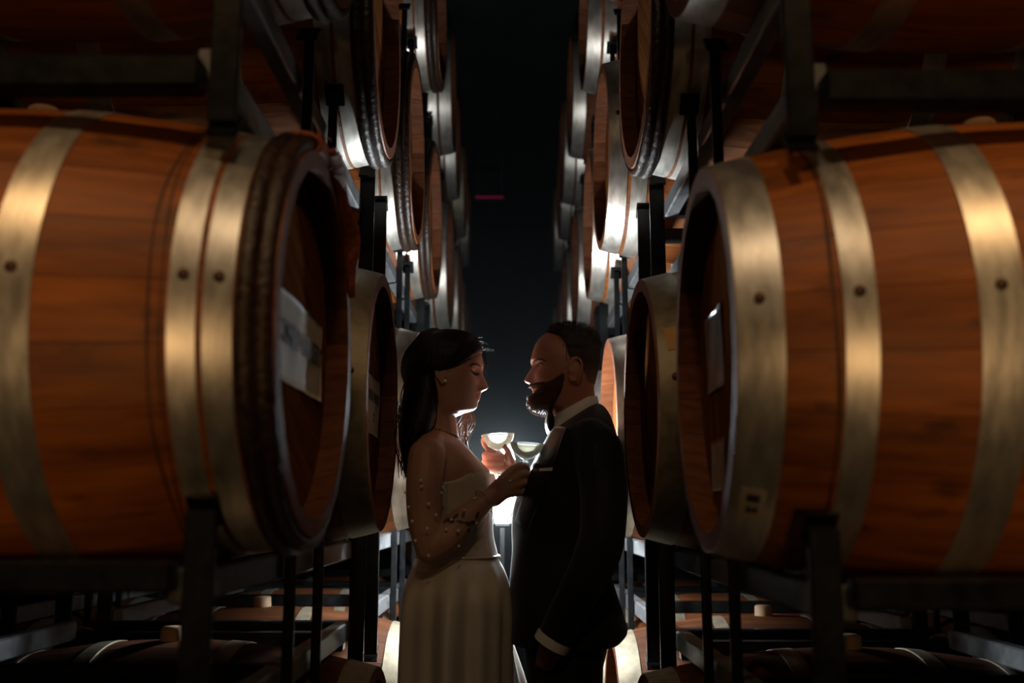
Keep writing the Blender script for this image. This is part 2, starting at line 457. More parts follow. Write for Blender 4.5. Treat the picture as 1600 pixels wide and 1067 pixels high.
# --- frayed willow binding on the near chateau barrel's chestnut hoops
def willow():
    e = BAR[-1, 1, 0]
    mb = MB(); rng = random.Random(5)
    for j in range(11):   # turns of willow around the two round hoops
        a = math.radians(-13 + j * 2.6); R = brad(.445)
        pts = []
        for q in range(13):
            b = 2 * math.pi * q / 12
            rr = R + .007 + .017 * math.cos(b); x = .445 + .030 * math.sin(b)
            pts.append((x, rr * math.sin(a + .012 * math.sin(b)), rr * math.cos(a)))
        V, F = tube(pts, .0045, 6); mb.add(V, F)
    o = mb.build('willow_binding', M['willow'], e, True); o['label'] = 'reddish willow binding wound over the round hoops'
    # a peeled strip of bark hanging along the chime
    pts = []
    for q in range(14):
        a = math.radians(-4 + q * 5.2); R = RH + .012 - .0012 * q + .004 * math.sin(q * 1.7)
        pts.append((.474 + .006 * math.sin(q * .9), R * math.sin(a), R * math.cos(a)))
    V, F = tube(pts, [.010 + .006 * math.sin(math.pi * q / 13) for q in range(14)], 8, flat=(.35, 1.2)); o = obj('bark_strip', V, F, M['willow'], e)
    mb = MB()
    for j in range(12):
        a = math.radians(rng.uniform(-12, 18)); R = brad(.45) + .020
        p = np.array((.45 + rng.uniform(-.015, .025), R * math.sin(a), R * math.cos(a)))
        t = np.array((rng.uniform(-.2, .5), rng.uniform(-1, 1), .25)); t /= np.linalg.norm(t); l = rng.uniform(.02, .045)
        up = np.array((rng.uniform(0, .5), 0, rng.uniform(.3, .9)))
        V, F = tube(spline([p, p + t * l * .5 + up * l * .35, p + t * l * .8 + up * l * .4, p + t * l + up * l * .15], 3), np.linspace(.004, .0012, 10), 5, flat=(.5, 1.3)); mb.add(V, F)
    o = mb.build('frayed_ends', M['willow'], e, True); o['kind'] = 'stuff'; o['label'] = 'frayed loose ends of the binding'
willow()
def ghost_ring(bar, x0, w, seed, amp):
    rng = np.random.RandomState(seed); n = 120; ph = rng.rand(4) * 6; V = []; F = []
    for k in range(n):
        a = 2 * math.pi * k / n; x = x0 + amp * (math.sin(3 * a + ph[0]) + .5 * math.sin(7 * a + ph[1])); ww = w * (.6 + .5 * math.sin(5 * a + ph[2]) ** 2)
        for xx in (x - ww, x + ww):
            r = brad(xx) + .0007; V.append((xx, r * math.sin(a), r * math.cos(a)))
    for k in range(n):
        a, b = 2 * k, 2 * ((k + 1) % n); F.append((a, a + 1, b + 1, b))
    o = obj('old_hoop_stain', V, F, M['stain'], bar); o['label'] = 'dark stain line where an old hoop sat'
ghost_ring(BAR[-1, 1, 0], .318, .0016, 2, .0035)
ghost_ring(BAR[-1, 1, 0], .330, .0010, 5, .003)
ghost_ring(BAR[1, 1, 0], .345, .0022, 3, .003)

# --- paper signs on barrel heads
def text_obj(name, txt, size, mat, parent, loc, rot, squash=1.0):
    cu = bpy.data.curves.new(name, 'FONT'); cu.body = txt; cu.size = size; cu.align_x = 'CENTER'; cu.align_y = 'CENTER'
    cu.extrude = .0002; cu.offset = .0012; cu.resolution_u = 2
    o = bpy.data.objects.new(name, cu); C.objects.link(o)
    dg = bpy.context.evaluated_depsgraph_get()
    m = bpy.data.meshes.new_from_object(o.evaluated_get(dg)); bpy.data.objects.remove(o)
    m.materials.clear(); m.materials.append(mat)
    o2 = link(name, m, parent, loc, rot); o2.scale = (squash, 1, 1); return o2
def sheet(w, h, amp, seed, n=14):
    rng = np.random.RandomState(seed); V = []; F = []
    ph = rng.rand(6) * 6
    for i in range(n + 1):
        for j in range(n + 1):
            u = (i / n - .5) * w; v = (j / n - .5) * h
            d = amp * (math.sin(ph[0] + u * 40 + v * 18) + .6 * math.sin(ph[1] + u * 75 - v * 30))
            V.append((u, v, d))
    k = len(V)
    V += [(a, b, c - .0006) for a, b, c in V]
    for i in range(n):
        for j in range(n):
            a = i * (n + 1) + j; F.append((a, a + n + 1, a + n + 2, a + 1)); F.append((a + k, a + 1 + k, a + n + 2 + k, a + n + 1 + k))
    for i in range(n):
        for (a, b) in ((i * (n + 1), (i + 1) * (n + 1)), ((i + 1) * (n + 1) + n, i * (n + 1) + n), (i + 1, i), (n * (n + 1) + i, n * (n + 1) + i + 1)):
            F.append((a, b, b + k, a + k))
    return V, F
HEADX = HL - .042
def sign(bar, y, z, w, h, label, lines, seed, mat='paper'):
    """a sheet stapled to the aisle head; local: x out of head, y to the left of a reader"""
    V, F = sheet(w, h, .0012, seed)
    e = empty('paper_sign'); tag(e, label, 'sign')
    e.matrix_world = bar_matrix(bar) @ Matrix.Translation((HEADX + .003, y, z)) @ Matrix(((0, 0, 1, 0), (1, 0, 0, 0), (0, 1, 0, 0), (0, 0, 0, 1)))
    obj('sheet', V, F, M[mat], e)
    for (txt, size, u, v, sq) in lines:
        text_obj('lettering', txt, size, M['ink'], e, (u, v, .0030), (0, 0, 0), sq)
    return e
def bar_matrix(b):
    return Matrix.Translation(b.location) @ b.rotation_euler.to_matrix().to_4x4()
sign(BAR[-1, 1, 0], 0.045, 0.0, .35, .138, 'large lettered paper sign on the nearest barrel head behind the round hoops', [('CMEO WINERY', .050, .005, .004, .88)], 1)
sign(BAR[-1, 1, 1], .095, .0, .23, .142, 'small lettered paper sign on the second barrel head beside the bride', [('CMEO WINERY', .034, .0, .02, .85), ('2', .03, 0, -.03, 1)], 2)
# clear sleeve on the right barrel's head, card sticker on its hoop, torn sticker on the next
sign(BAR[1, 1, 0], -.105, .03, .16, .135, 'upper glossy document sleeve on the nearest barrel head, groom\'s side', [], 3, 'plastic')
sign(BAR[1, 1, 0], -.10, -.165, .13, .085, 'lower glossy document sleeve on the nearest barrel head, groom\'s side', [], 4, 'plastic')
def hoop_sticker(bar, x, a, w, h, name, label, mat, twist=0, lines=()):
    e = empty(name); tag(e, label, 'sticker')
    y, z = math.cos(a), math.sin(a); r = brad(x) + .0035
    n = Vector((.22 if x > 0 else 0, y, z)).normalized()
    up = Vector((0, -math.sin(a), math.cos(a)));
    xa = up.cross(n).normalized(); up = n.cross(xa)
    Rm = Matrix((xa, up, n)).transposed().to_4x4()
    e.matrix_world = bar_matrix(bar) @ Matrix.Translation((x, y * r, z * r)) @ Rm @ Matrix.Rotation(twist, 4, 'Z')
    nn = 8; V = []; F = []
    for k in range(nn + 1):
        v = (k / nn - .5) * h; d = -(v * v) / (2 * r)
        V += [(-w / 2, v, d), (w / 2, v, d), (w / 2, v, d - .0006), (-w / 2, v, d - .0006)]
    for k in range(nn):
        for q in range(4): F.append((k * 4 + q, k * 4 + (q + 1) % 4, k * 4 + 4 + (q + 1) % 4, k * 4 + 4 + q))
    F += [(0, 1, 2, 3), tuple(nn * 4 + i for i in (3, 2, 1, 0))]
    obj('card', V, F, M[mat], e, False)
    for (txt, size, u, v) in lines: text_obj('lettering', txt, size, M['ink'], e, (u, v, .0008 - v * v / (2 * r)), (0, 0, 0))
    return e
hoop_sticker(BAR[1, 1, 0], .440, math.radians(-48), .034, .058, 'card_sticker', 'small tan printed card on the broad hoop', 'paper', 0,
             [('IIII', .018, 0, .012), ('24', .016, 0, -.010)])
hoop_sticker(BAR[1, 1, 1], .437, math.radians(22), .030, .055, 'torn_sticker', 'torn tan sticker on the second barrel hoop', 'tan', .1)

# ------------------------------------------------------------------ steel racks (two barrels each)
def rack(s, t, r0, label, group, xoff=0.0):
    ax, az = AX[s]; za = az + (t - 1) * TP
    y0, y1 = ROWS[r0], ROWS[r0 + 1]
    e = empty('barrel_rack', (s * (ax + xoff), (y0 + y1) / 2, max(za - .675, 0))); tag(e, label, 'rack', group)
    ox, oy, oz = e.location
    L = (y1 - y0) + .49
    def part(name, c, d, bev=.004, R=None, par=e):
        return MB().box((c[0] - ox, c[1] - oy, c[2] - oz), d, bev, R).build(name, M['rail' if 'rail' in name else 'steel'], par, False)
    xs = [s * (.428 + xoff), s * (1.12 + xoff)]
    floor_rack = t == 0
    for x in xs:
        part('top_rail', (x, (y0 + y1) / 2, za - .360), (.035, L, .046))
        part('bottom_rail', (x, (y0 + y1) / 2, za - .560), (.035, L, .048))
        for yb in (y0, y1):
            for sg in (-1, 1):
                yy = yb + sg * .268
                zt = za - .262; zb = 0.0 if floor_rack else za - TP + .262
                p = part('post', (x - s * .0 + (-s * .030 if x == xs[0] else s * .030), yy, (zt + zb) / 2), (.040 if (yb, sg) in ((y0, -1), (y1, 1)) else .020, .012, zt - zb), .002)
                # slanted saddle pads that carry the barrel above and ride on the one below
                for up in ((1,) if floor_rack else (1, -1)):
                    zz = zt if up > 0 else zb
                    a = math.atan2(sg * .268, .245) * (1 if up > 0 else -1)
                    ca, sa = math.cos(a), math.sin(a)
                    R = ((1, 0, 0), (0, ca, -sa), (0, sa, ca))
                    part('saddle_pad', (x + (-s * .030 if x == xs[0] else s * .030), yy - sg * .012, zz), (.042, .05, .007), .001, R)
    for yy in (y0 - .268, y1 + .268):
        part('cross_tube', ((xs[0] + xs[1]) / 2, yy, za - .590), (abs(xs[1] - xs[0]), .045, .047))
        part('cross_tube', ((xs[0] + xs[1]) / 2, yy, za - .345), (abs(xs[1] - xs[0]), .036, .040))
    part('cross_tube', ((xs[0] + xs[1]) / 2, (y0 + y1) / 2, za - .568), (abs(xs[1] - xs[0]), .036, .040))
    return e
PAIR_TXT = ['nearest the camera', 'beside the couple', 'behind the couple', 'at the far end']
for s in (-1, 1):
    for t in range(4):
        for i, r0 in enumerate((0, 2, 4, 6)):
            if t == 0 and r0 > 3: continue
            rack(s, t, r0, f"black steel rack, {SIDE_TXT[s].replace(' of the aisle', '').replace('on the ', '')}, under {['lowest', 'second', 'third', 'top'][t]} tier, {PAIR_TXT[i]}", 'steel barrel racks')
    for t in range(3):
        for i, r0 in enumerate((0, 2)):
            rack(s, t, r0, f"outer-column steel rack, {SIDE_TXT[s].replace(' of the aisle', '').replace('on the ', '')}, under {['lowest', 'second', 'third'][t]} tier, {PAIR_TXT[i]}", 'outer steel barrel racks', 1.02)
#PEOPLE
# ------------------------------------------------------------------ people
def skin_mat(name, c1, c2):
    m = varied(name, c1, c2, (1, 1, 1), (.42, .58), noise=9, detail=6, bump=.02, stops=(.35, .7), spec=.4)
    b = m.node_tree.nodes['Principled BSDF']
    b.inputs['Subsurface Weight'].default_value = .25; b.inputs['Subsurface Radius'].default_value = (.012, .004, .002); b.inputs['Subsurface Scale'].default_value = 1.0
    return m
M['skin_b'] = skin_mat('skin_fair', (.36, .185, .13), (.46, .25, .18))
M['skin_g'] = skin_mat('skin_ruddy', (.36, .155, .11), (.45, .205, .15))
M['lips'] = plain('lips', (.30, .055, .06), .4)
M['lips_g'] = plain('lips_pale', (.36, .11, .09), .5)
M['scalp'] = varied('cropped_hair_scalp', (.10, .05, .035), (.2, .10, .07), (1, 1, 1), (.6, .8), noise=60)
M['hair_b'] = varied('dark_brown_hair', (.004, .002, .0015), (.011, .005, .003), (30, 30, 4), (.4, .6), noise=4, bump=.3, spec=.2)
def soften(m, scale=700.0):
    nt = m.node_tree; N = nt.nodes; L = nt.links; out = N['Material Output']; src = out.inputs[0].links[0].from_socket
    at = N.new('ShaderNodeAttribute'); at.attribute_name = 'hair_cover'
    tc = N.new('ShaderNodeTexCoord'); n = N.new('ShaderNodeTexNoise'); n.inputs['Scale'].default_value = scale; n.inputs['Detail'].default_value = 1
    L.new(tc.outputs['Object'], n.inputs['Vector'])
    a = N.new('ShaderNodeMath'); a.operation = 'MULTIPLY_ADD'; L.new(at.outputs['Fac'], a.inputs[0]); a.inputs[1].default_value = 1.25; L.new(n.outputs['Fac'], a.inputs[2])
    r = N.new('ShaderNodeMapRange'); r.inputs['From Min'].default_value = .62; r.inputs['From Max'].default_value = .98; L.new(a.outputs[0], r.inputs['Value'])
    t = N.new('ShaderNodeBsdfTransparent'); x = N.new('ShaderNodeMixShader'); L.new(r.outputs[0], x.inputs[0]); L.new(t.outputs[0], x.inputs[1]); L.new(src, x.inputs[2]); L.new(x.outputs[0], out.inputs[0])
    return m
def set_density(o, w):
    a = o.data.attributes.new('hair_cover', 'FLOAT', 'POINT'); a.data.foreach_set('value', np.ascontiguousarray(np.clip(np.asarray(w).ravel(), 0, 1), dtype=np.float32)); o.data.update()
def fade_mat(z0, z1):
    m, nt, b = new_mat('hair_faded_at_sides'); N = nt.nodes; L = nt.links
    tc = N.new('ShaderNodeTexCoord'); sp = N.new('ShaderNodeSeparateXYZ'); L.new(tc.outputs['Object'], sp.inputs[0])
    n = N.new('ShaderNodeTexNoise'); n.inputs['Scale'].default_value = 420; n.inputs['Detail'].default_value = 3; L.new(tc.outputs['Object'], n.inputs['Vector'])
    mr = N.new('ShaderNodeMapRange'); mr.inputs['From Min'].default_value = z0; mr.inputs['From Max'].default_value = z1; L.new(sp.outputs[2], mr.inputs['Value'])
    ad = N.new('ShaderNodeMath'); ad.operation = 'MULTIPLY_ADD'; L.new(n.outputs['Fac'], ad.inputs[0]); ad.inputs[1].default_value = .9; L.new(mr.outputs[0], ad.inputs[2])
    cr = N.new('ShaderNodeValToRGB'); cr.color_ramp.elements[0].position = .45; cr.color_ramp.elements[0].color = (.30, .13, .085, 1)
    cr.color_ramp.elements[1].position = 1.15 if False else 1.0; cr.color_ramp.elements[1].color = (.014, .008, .006, 1)
    e = cr.color_ramp.elements.new(.75); e.color = (.085, .042, .027, 1)
    L.new(ad.outputs[0], cr.inputs[0]); L.new(cr.outputs[0], b.inputs['Base Color']); b.inputs['Roughness'].default_value = .65
    return m
M['fade'] = soften(fade_mat(1.585, 1.685))
M['hair_lit'] = plain('backlit_lock', (.09, .035, .014), .45)  # lighter copy of the dark hair, back light put into its colour
M['hair_g'] = varied('short_brown_hair', (.010, .006, .004), (.03, .017, .011), (40, 40, 40), (.5, .7), noise=5, bump=.4)
M['beard'] = varied('brown_beard', (.040, .018, .010), (.085, .04, .02), (40, 40, 40), (.5, .7), noise=5, bump=.4)
M['beard'] = None; M['beard'] = varied('brown_beard', (.045, .020, .012), (.10, .046, .026), (40, 40, 40), (.5, .7), noise=5, bump=.4, spec=.3)
M['beard_soft'] = varied('brown_beard_soft', (.030, .014, .009), (.075, .034, .019), (40, 40, 40), (.5, .7), noise=5, bump=.4, spec=.2)
M['bristle'] = plain('beard_bristle', (.16, .075, .04), .5)
soften(M['beard_soft'])
M['ivory'] = varied('ivory_satin', (.52, .46, .37), (.60, .54, .45), (2, 2, 2), (.42, .55), noise=4, bump=.03)
_b = M['ivory'].node_tree.nodes['Principled BSDF']; _b.inputs['Sheen Weight'].default_value = .15
M['tux'] = plain('black_wool', (.0045, .0055, .007), .75, 0, .3); M['tux'].node_tree.nodes['Principled BSDF'].inputs['Sheen Weight'].default_value = .08
M['satin'] = plain('black_satin', (.005, .006, .008), .5, 0, .35)
M['shirt'] = plain('white_shirt', (.72, .70, .66), .7)
M['pearl'] = plain('pearl', (.75, .70, .62), .2, 0, .6)
M['gold'] = plain('gold', (.8, .55, .25), .25, 1)
M['dark_chain'] = plain('dark_necklace', (.08, .06, .05), .3, .6)
M['tattoo'] = plain('tattoo_ink', (.018, .016, .016), .6)
M['lash'] = plain('lash', (.006, .004, .004), .6)
M['eye'] = plain('eye_white', (.55, .5, .48), .15)
M['iris'] = plain('iris', (.03, .035, .04), .1)
M['shoe'] = plain('black_shoe', (.006, .006, .006), .2)
def tulle_mat():
    m, nt, b = new_mat('sheer_tulle'); N = nt.nodes; L = nt.links
    tr = N.new('ShaderNodeBsdfTransparent'); df = N.new('ShaderNodeBsdfDiffuse'); df.inputs[0].default_value = (.7, .62, .55, 1)
    tl = N.new('ShaderNodeBsdfTranslucent'); tl.inputs[0].default_value = (.7, .62, .55, 1)
    a = N.new('ShaderNodeMixShader'); a.inputs[0].default_value = .4; L.new(df.outputs[0], a.inputs[1]); L.new(tl.outputs[0], a.inputs[2])
    x = N.new('ShaderNodeMixShader'); x.inputs[0].default_value = .10
    L.new(tr.outputs[0], x.inputs[1]); L.new(a.outputs[0], x.inputs[2]); L.new(x.outputs[0], N['Material Output'].inputs[0]); return m
M['tulle'] = tulle_mat()

PY = 2.70
def pw(px, py, dy=0.0): return P(px, py, PY + dy)
def interp(tab, x):
    tab = sorted(tab); xs = [t[0] for t in tab]; ys = [t[1] for t in tab]
    # monotone-ish smooth: linear then box smoothing
    return np.interp(x, xs, ys)
def smooth1(a, k=2):
    for _ in range(k):
        b = a.copy(); b[1:-1] = .25 * a[:-2] + .5 * a[1:-1] + .25 * a[2:]; a = b
    return a

class Head:
    """head as a grid of levels; u is the forward axis, s=+1 faces +x, -1 faces -x; tables are in photo pixels"""
    def __init__(H, s, front, base, back, width, point, sig, eye, nwing, NL=110, NA=112):
        H.s = s
        py = np.linspace(front[0][0], front[-1][0], NL)
        # denser by cosine near both ends
        t = np.linspace(0, 1, NL); py = front[0][0] + (front[-1][0] - front[0][0]) * (t * .5 + .25 * (1 - np.cos(math.pi * t)))
        H.py = py
        z = np.array([pw(800, p)[2] for p in py])
        cx = lambda tab: np.array([s * pw(interp(tab, p), p)[0] for p in py])
        uf = smooth1(cx(front), 1); ub = smooth1(cx(base), 3); uk = smooth1(cx(back), 3)
        wd = smooth1(interp(width, py), 3); nf = interp(point, py); sg = smooth1(interp(sig, py), 2)
        H.z = z; G = np.zeros((NL, NA, 3)); ph = 2 * math.pi * np.arange(NA) / NA
        # more samples near the face midline
        ph = ph - .28 * np.sin(2 * ph) * 0 - .45 * np.sin(ph)
        ze = pw(800, eye[1])[2]; zn = pw(800, nwing[1])[2]
        for i in range(NL):
            uc = uk[i] + .50 * (ub[i] - uk[i]); af = ub[i] - uc; ab = uc - uk[i]
            c, sn = np.cos(ph), np.sin(ph)
            n = np.where(c > 0, nf[i], 2.2)
            u = uc + np.where(c > 0, af, ab) * np.sign(c) * np.abs(c) ** (2 / n)
            y = wd[i] * np.sign(sn) * np.abs(sn) ** (2 / n)
            u = u + np.where(c > 0, (uf[i] - ub[i]) * np.exp(-(y / sg[i]) ** 2), 0)
            d = .011 * np.exp(-((np.abs(y) - .030) / .013) ** 2 - ((z[i] - ze) / .010) ** 2) \
                - .0085 * np.exp(-((np.abs(y) - .0125) / .0055) ** 2 - ((z[i] - zn) / .0060) ** 2) \
                - .0045 * np.exp(-((np.abs(y) - .030) / .017) ** 2 - ((z[i] - ze - .020) / .006) ** 2) \
                - .004 * np.exp(-((np.abs(y) - .036) / .014) ** 2 - ((z[i] - ze + .026) / .012) ** 2)
            u = u - np.where(c > 0, d, 0)
            G[i, :, 0] = s * u; G[i, :, 1] = PY + y; G[i, :, 2] = z[i]
        H.G = G; H.NL, H.NA = NL, NA
        du = np.roll(G, -1, 1) - np.roll(G, 1, 1); dz = np.gradient(G, axis=0)
        n = np.cross(du, dz); n /= np.linalg.norm(n, axis=2, keepdims=True) + 1e-9
        cen = G.mean(axis=1, keepdims=True)
        if (n * (G - cen)).sum() < 0: n = -n
        H.N = n
        H.px = np.array([[0.0] * NA for _ in range(NL)])
        # photo x of each vertex (as if on the mid plane)
        for i in range(NL):
            x0 = pw(800, py[i])[0]; x1 = pw(900, py[i])[0]
            H.px[i] = 800 + (G[i, :, 0] - x0) / (x1 - x0) * 100
    def mesh(H, off=None):
        G = H.G if off is None else H.G + H.N * off[:, :, None]
        return loft([list(r) for r in G])
    def shell(H, off, floor=-.004):
        """closed shell: outer = skin + off, inner = skin + floor"""
        return H.mesh(np.maximum(off, floor))

def ellipse_ring(xa, xb, py, hw, n=40, pow_=2.3, yc=0.0, zadd=0.0):
    a = pw(xa, py); b = pw(xb, py); c = (a + b) / 2; rx = (b[0] - a[0]) / 2
    out = []
    for k in range(n):
        t = 2 * math.pi * k / n; ct, st = math.cos(t), math.sin(t)
        out.append((c[0] + rx * math.copysign(abs(ct) ** (2 / pow_), ct), PY + yc + hw * math.copysign(abs(st) ** (2 / pow_), st), c[2] + zadd))
    return out

def torso(levels, sub=4, **kw):
    L = np.array(levels, float); t = np.linspace(0, len(L) - 1, (len(L) - 1) * sub + 1)
    rings = []
    sp = spline(L, sub)
    for r in sp:
        ring = ellipse_ring(r[1], r[2], r[0], r[3], **kw)
        if len(r) > 4 and r[4]:     # slanted neckline: front lower than back (metres)
            cx = (ring[0][0] + ring[len(ring) // 2][0]) / 2; rx = abs(ring[0][0] - cx) + 1e-6
            ring = [(p[0], p[1], p[2] + r[4] * (p[0] - cx) / rx) for p in ring]
        rings.append(ring)
    return loft(rings)

def project(bvh, o, d=(0, 1, 0), lift=.001):
    h = bvh.ray_cast(Vector(o), Vector(d))
    if h[0] is None: return None
    return np.array(h[0] + h[1] * lift)
def bvh_of(V, F): return BVHTree.FromPolygons([tuple(map(float, v)) for v in V], F)

def ear(px, py, h, s, side, tilt=.15):
    """ear: rim, lobe and bowl, on the side of the head"""
    c = pw(px, py); y = PY + side * .0; out = []
    k = h / 573.0 / 2
    pts = []
    for q in range(15):
        a = math.radians(-70 + q * 280 / 14)
        rx, rz = k * .58, k
        x = -rx * math.cos(a + math.pi) if False else rx * math.cos(a)
        # a=-70 lower, going round the back
        pts.append((c[0] - s * x * 1.0 + s * tilt * 0, c[1], c[2] + rz * math.sin(a)))
    return c, k, pts

# ================================================================== the bride
def build_bride():
    E = empty('person', (pw(705, 800)[0], PY, 0))
    tag(E, 'woman in strapless ivory gown with pearl tulle sleeves, long dark hair, holding a coupe', 'person')
    ox = np.array(E.location)
    def put(name, V, F, mat, par=E, smooth=True, fmat=None):
        return obj(name, np.array(V) - ox, F, mat, par, smooth, fmat)
    front = [(525, 702), (528, 722), (533, 735), (540, 744), (548, 750), (556, 753.4), (566, 754.6), (574, 755.2), (580, 754.3), (584, 754.6), (588, 756.2), (593, 758.8), (599, 761.6), (603, 763.2), (606, 763.3), (608.5, 761.8), (610.3, 757), (612, 752.6), (615, 751.4), (618, 752.3), (620.4, 749.2), (622, 750.2), (624.2, 750.6), (627, 747.2), (630, 746.2), (634, 746.6), (638, 744.5), (641, 740), (643.5, 732), (645, 724), (649, 719)]
    base = [(525, 702), (528, 722), (533, 735), (540, 744), (548, 750), (556, 753), (566, 753), (576, 751), (590, 748), (600, 747), (612, 747), (622, 745.5), (630, 744.5), (638, 743), (641, 739.5), (643.5, 732), (645, 724), (649, 719)]
    back = [(525, 700), (528, 682), (534, 668), (545, 656), (560, 650), (580, 650), (600, 655), (620, 664), (635, 669), (649, 671)]
    width = [(525, .004), (528, .030), (534, .046), (545, .060), (560, .069), (580, .072), (595, .070), (610, .064), (622, .059), (632, .054), (640, .050), (645, .047), (649, .044)]
    point = [(525, 2.2), (560, 2.35), (590, 2.15), (612, 2.0), (630, 1.75), (640, 1.65), (649, 2.0)]
    sig = [(525, .05), (560, .04), (576, .018), (586, .0125), (600, .0145), (608, .0165), (613, .02), (622, .021), (630, .024), (649, .03)]
    H = Head(1, front, base, back, width, point, sig, (744, 584), (752, 607))
    parts = [H.mesh()]
    # neck, shoulders, chest
    parts.append(capsules([pw(684, 628), pw(687, 655), pw(690, 682), pw(686, 702)], [.046, .045, .047, .06]))
    sh_n, sh_f = pw(667, 714, -.150), pw(690, 712, .150)
    parts.append(capsules([sh_n, pw(676, 699, -.075), pw(684, 694, 0), pw(690, 697, .075), sh_f], [.047, .043, .05, .043, .047]))
    chest = [(684, 664, 712, .075), (694, 655, 726, .115), (706, 650, 737, .135), (720, 647, 751, .142), (735, 645, 764, .145), (748, 645, 771, .143), (765, 646, 772, .138), (800, 648, 767, .125), (840, 650, 768, .112), (868, 654, 774, .118), (900, 650, 782, .14), (940, 645, 786, .15)]
    parts.append(torso(chest, yc=0))
    # collar bones
    for sg in (-1, 1):
        parts.append(capsules([pw(706, 693, sg * .02), pw(700, 696, sg * .07), pw(684, 702, sg * .13)], [.009, .0085, .010]))
    # near (right) arm bent up to the glass
    el = pw(671, 858, -.175)
    parts.append(capsules([sh_n, pw(663, 760, -.168), pw(664, 815, -.176), el], [.049, .047, .043, .036]))
    wr = pw(768, 775, -.125)
    parts.append(capsules([el, pw(694, 842, -.170), pw(722, 815, -.155), pw(748, 791, -.138), wr], [.036, .040, .036, .028, .0235]))
    # hand: palm (back of the hand to the camera), fingers round the stem
    K = [(803, 733), (811, 743), (812, 756), (806, 769)]
    for i, (kx, ky) in enumerate(K):
        parts.append(capsules([pw(769 + i * 1.5, 769 + i * 4, -.122), pw((769 + kx) / 2 + 2, (771 + ky) / 2 - 3 + i, -.130), pw(kx, ky, -.122)], [.018, .0165, .0125]))
    parts.append(capsules([pw(778, 764, -.105), pw(795, 752, -.105)], [.022, .020]))
    fl = [((815, 729), (824, 733), (820, 739)), ((822, 741), (828, 747), (821, 751)), ((823, 755), (828, 761), (820, 763)), ((817, 770), (822, 776), (815, 776))]
    for (kx, ky), f in zip(K, fl):
        parts.append(capsules([pw(kx, ky, -.122), pw(f[0][0], f[0][1], -.112), pw(f[1][0], f[1][1], -.088), pw(f[2][0], f[2][1], -.070)], [.0115, .0098, .0088, .0075]))
    parts.append(capsules([pw(782, 755, -.100), pw(797, 738, -.085), pw(811, 728, -.075), pw(822, 727, -.078)], [.016, .0125, .0105, .0085]))
    # far arm hangs down behind the skirt
    parts.append(capsules([sh_f, pw(680, 780, .185), pw(676, 850, .20)], [.047, .042, .036]))
    parts.append(capsules([pw(676, 850, .20), pw(682, 910, .20), pw(694, 965, .19)], [.037, .033, .024]))
    for i in range(4):
        b0 = pw(694 + 3 * i, 968, .18 + .012 * i); b1 = pw(697 + 4 * i, 1003, .175 + .014 * i)
        parts.append(capsules([b0, b1, b1 + np.array((.004, 0, -.03)), b1 + np.array((-.004, -.004, -.055 + .006 * abs(i - 1)))], [.014, .0105, .009, .0075]))
    parts.append(capsules([pw(698, 970, .18), pw(712, 990, .165), pw(714, 1008, .16)], [.014, .011, .009]))
    # near ear
    for sg in (-1, 1):
        c = pw(696, 588); k = 19.5 / 573.0; yy = PY + sg * .071
        pts = []
        for q in range(13):
            a = math.radians(120 - q * 25)   # from the front top, back and down
            pts.append((c[0] - .004 + k * .52 * math.cos(a), yy + sg * (.004 + .004 * (math.cos(a) < 0)), c[2] + k * .9 * math.sin(a)))
        pts = [(c[0] + k * .45, yy, c[2] + k * .35)] + [(c[0] - k * (.10 + .50 * math.sin(math.pi * q / 12)) + k * .35 * (1 - q / 6 if q < 6 else 0), yy + sg * .006 * math.sin(math.pi * q / 12), c[2] + k * (.95 - 1.75 * q / 12)) for q in range(13)]
        parts.append(capsules(pts, [.0042] * 13 + [.0058], n=8, sub=2))
        parts.append(ball((c[0] - k * .1, yy - sg * .002, c[2] + k * .05), (k * .45, .006, k * .75), 12, 8))
    V, F = fuse(parts, .0034, 5, .5)
    # lips get their own colour
    mz = [pw(750, p)[2] for p in (613.5, 626)]; mx = pw(737, 620)[0]
    Fc = np.array([V[list(f)].mean(axis=0) for f in F])
    fm = ((Fc[:, 2] < mz[0]) & (Fc[:, 2] > mz[1]) & (Fc[:, 0] > mx) & (abs(Fc[:, 1] - PY) < .022)
          & (abs(Fc[:, 2] - (mz[0] + mz[1]) / 2) < .0105 * np.sqrt(np.clip(1 - ((Fc[:, 1] - PY) / .023) ** 2, 0, 1)))).astype(int)
    bd = put('body', V, F, [M['skin_b'], M['lips']], fmat=fm)
    B = bvh_of(V, F)
    # eyes cast down: lash line, brow
    def stroke(name, pix, rad, mat, dy=-.2, par=bd, n=6, lift=.0006):
        pts = []
        for p in spline(np.array(pix, float), 5):
            o = pw(p[0], p[1]); q = project(B, (o[0], PY + dy, o[2]), (0, 1, 0), lift)
            if q is not None: pts.append(q)
        if len(pts) > 2:
            m = len(pts); rr = [rad * (.35 + .65 * math.sin(math.pi * (i + .5) / m)) for i in range(m)]
            V2, F2 = tube(pts, rr, n); return put(name, V2, F2, mat, par)
    stroke('eyebrow', [(735, 577), (739, 573.5), (745, 572.5), (751, 574.5)], .0030, M['lash'])
    stroke('eyelashes', [(737, 582.5), (741, 585.5), (745, 586.5), (749.5, 585)], .0040, M['lash'])
    # ------------------ hair
    px = H.px; py = H.py[:, None] * np.ones_like(px)
    hl = interp([(525, 770), (543, 756), (550, 753.5), (556, 749), (563, 740), (570, 731), (576, 722), (580, 713), (583, 703), (587, 690), (593, 684), (600, 680), (649, 676)], py)
    yy = np.abs(H.G[:, :, 1] - PY)
    d = (hl - px) / 573.0        # metres behind the hairline
    off = np.where(d > 0, np.minimum(.0135, .003 + d * .55), -.006)
    off = off + np.where(d > .05, .006, 0)
    hp = [H.mesh(np.maximum(smooth_grid(off, 2), -.007))]
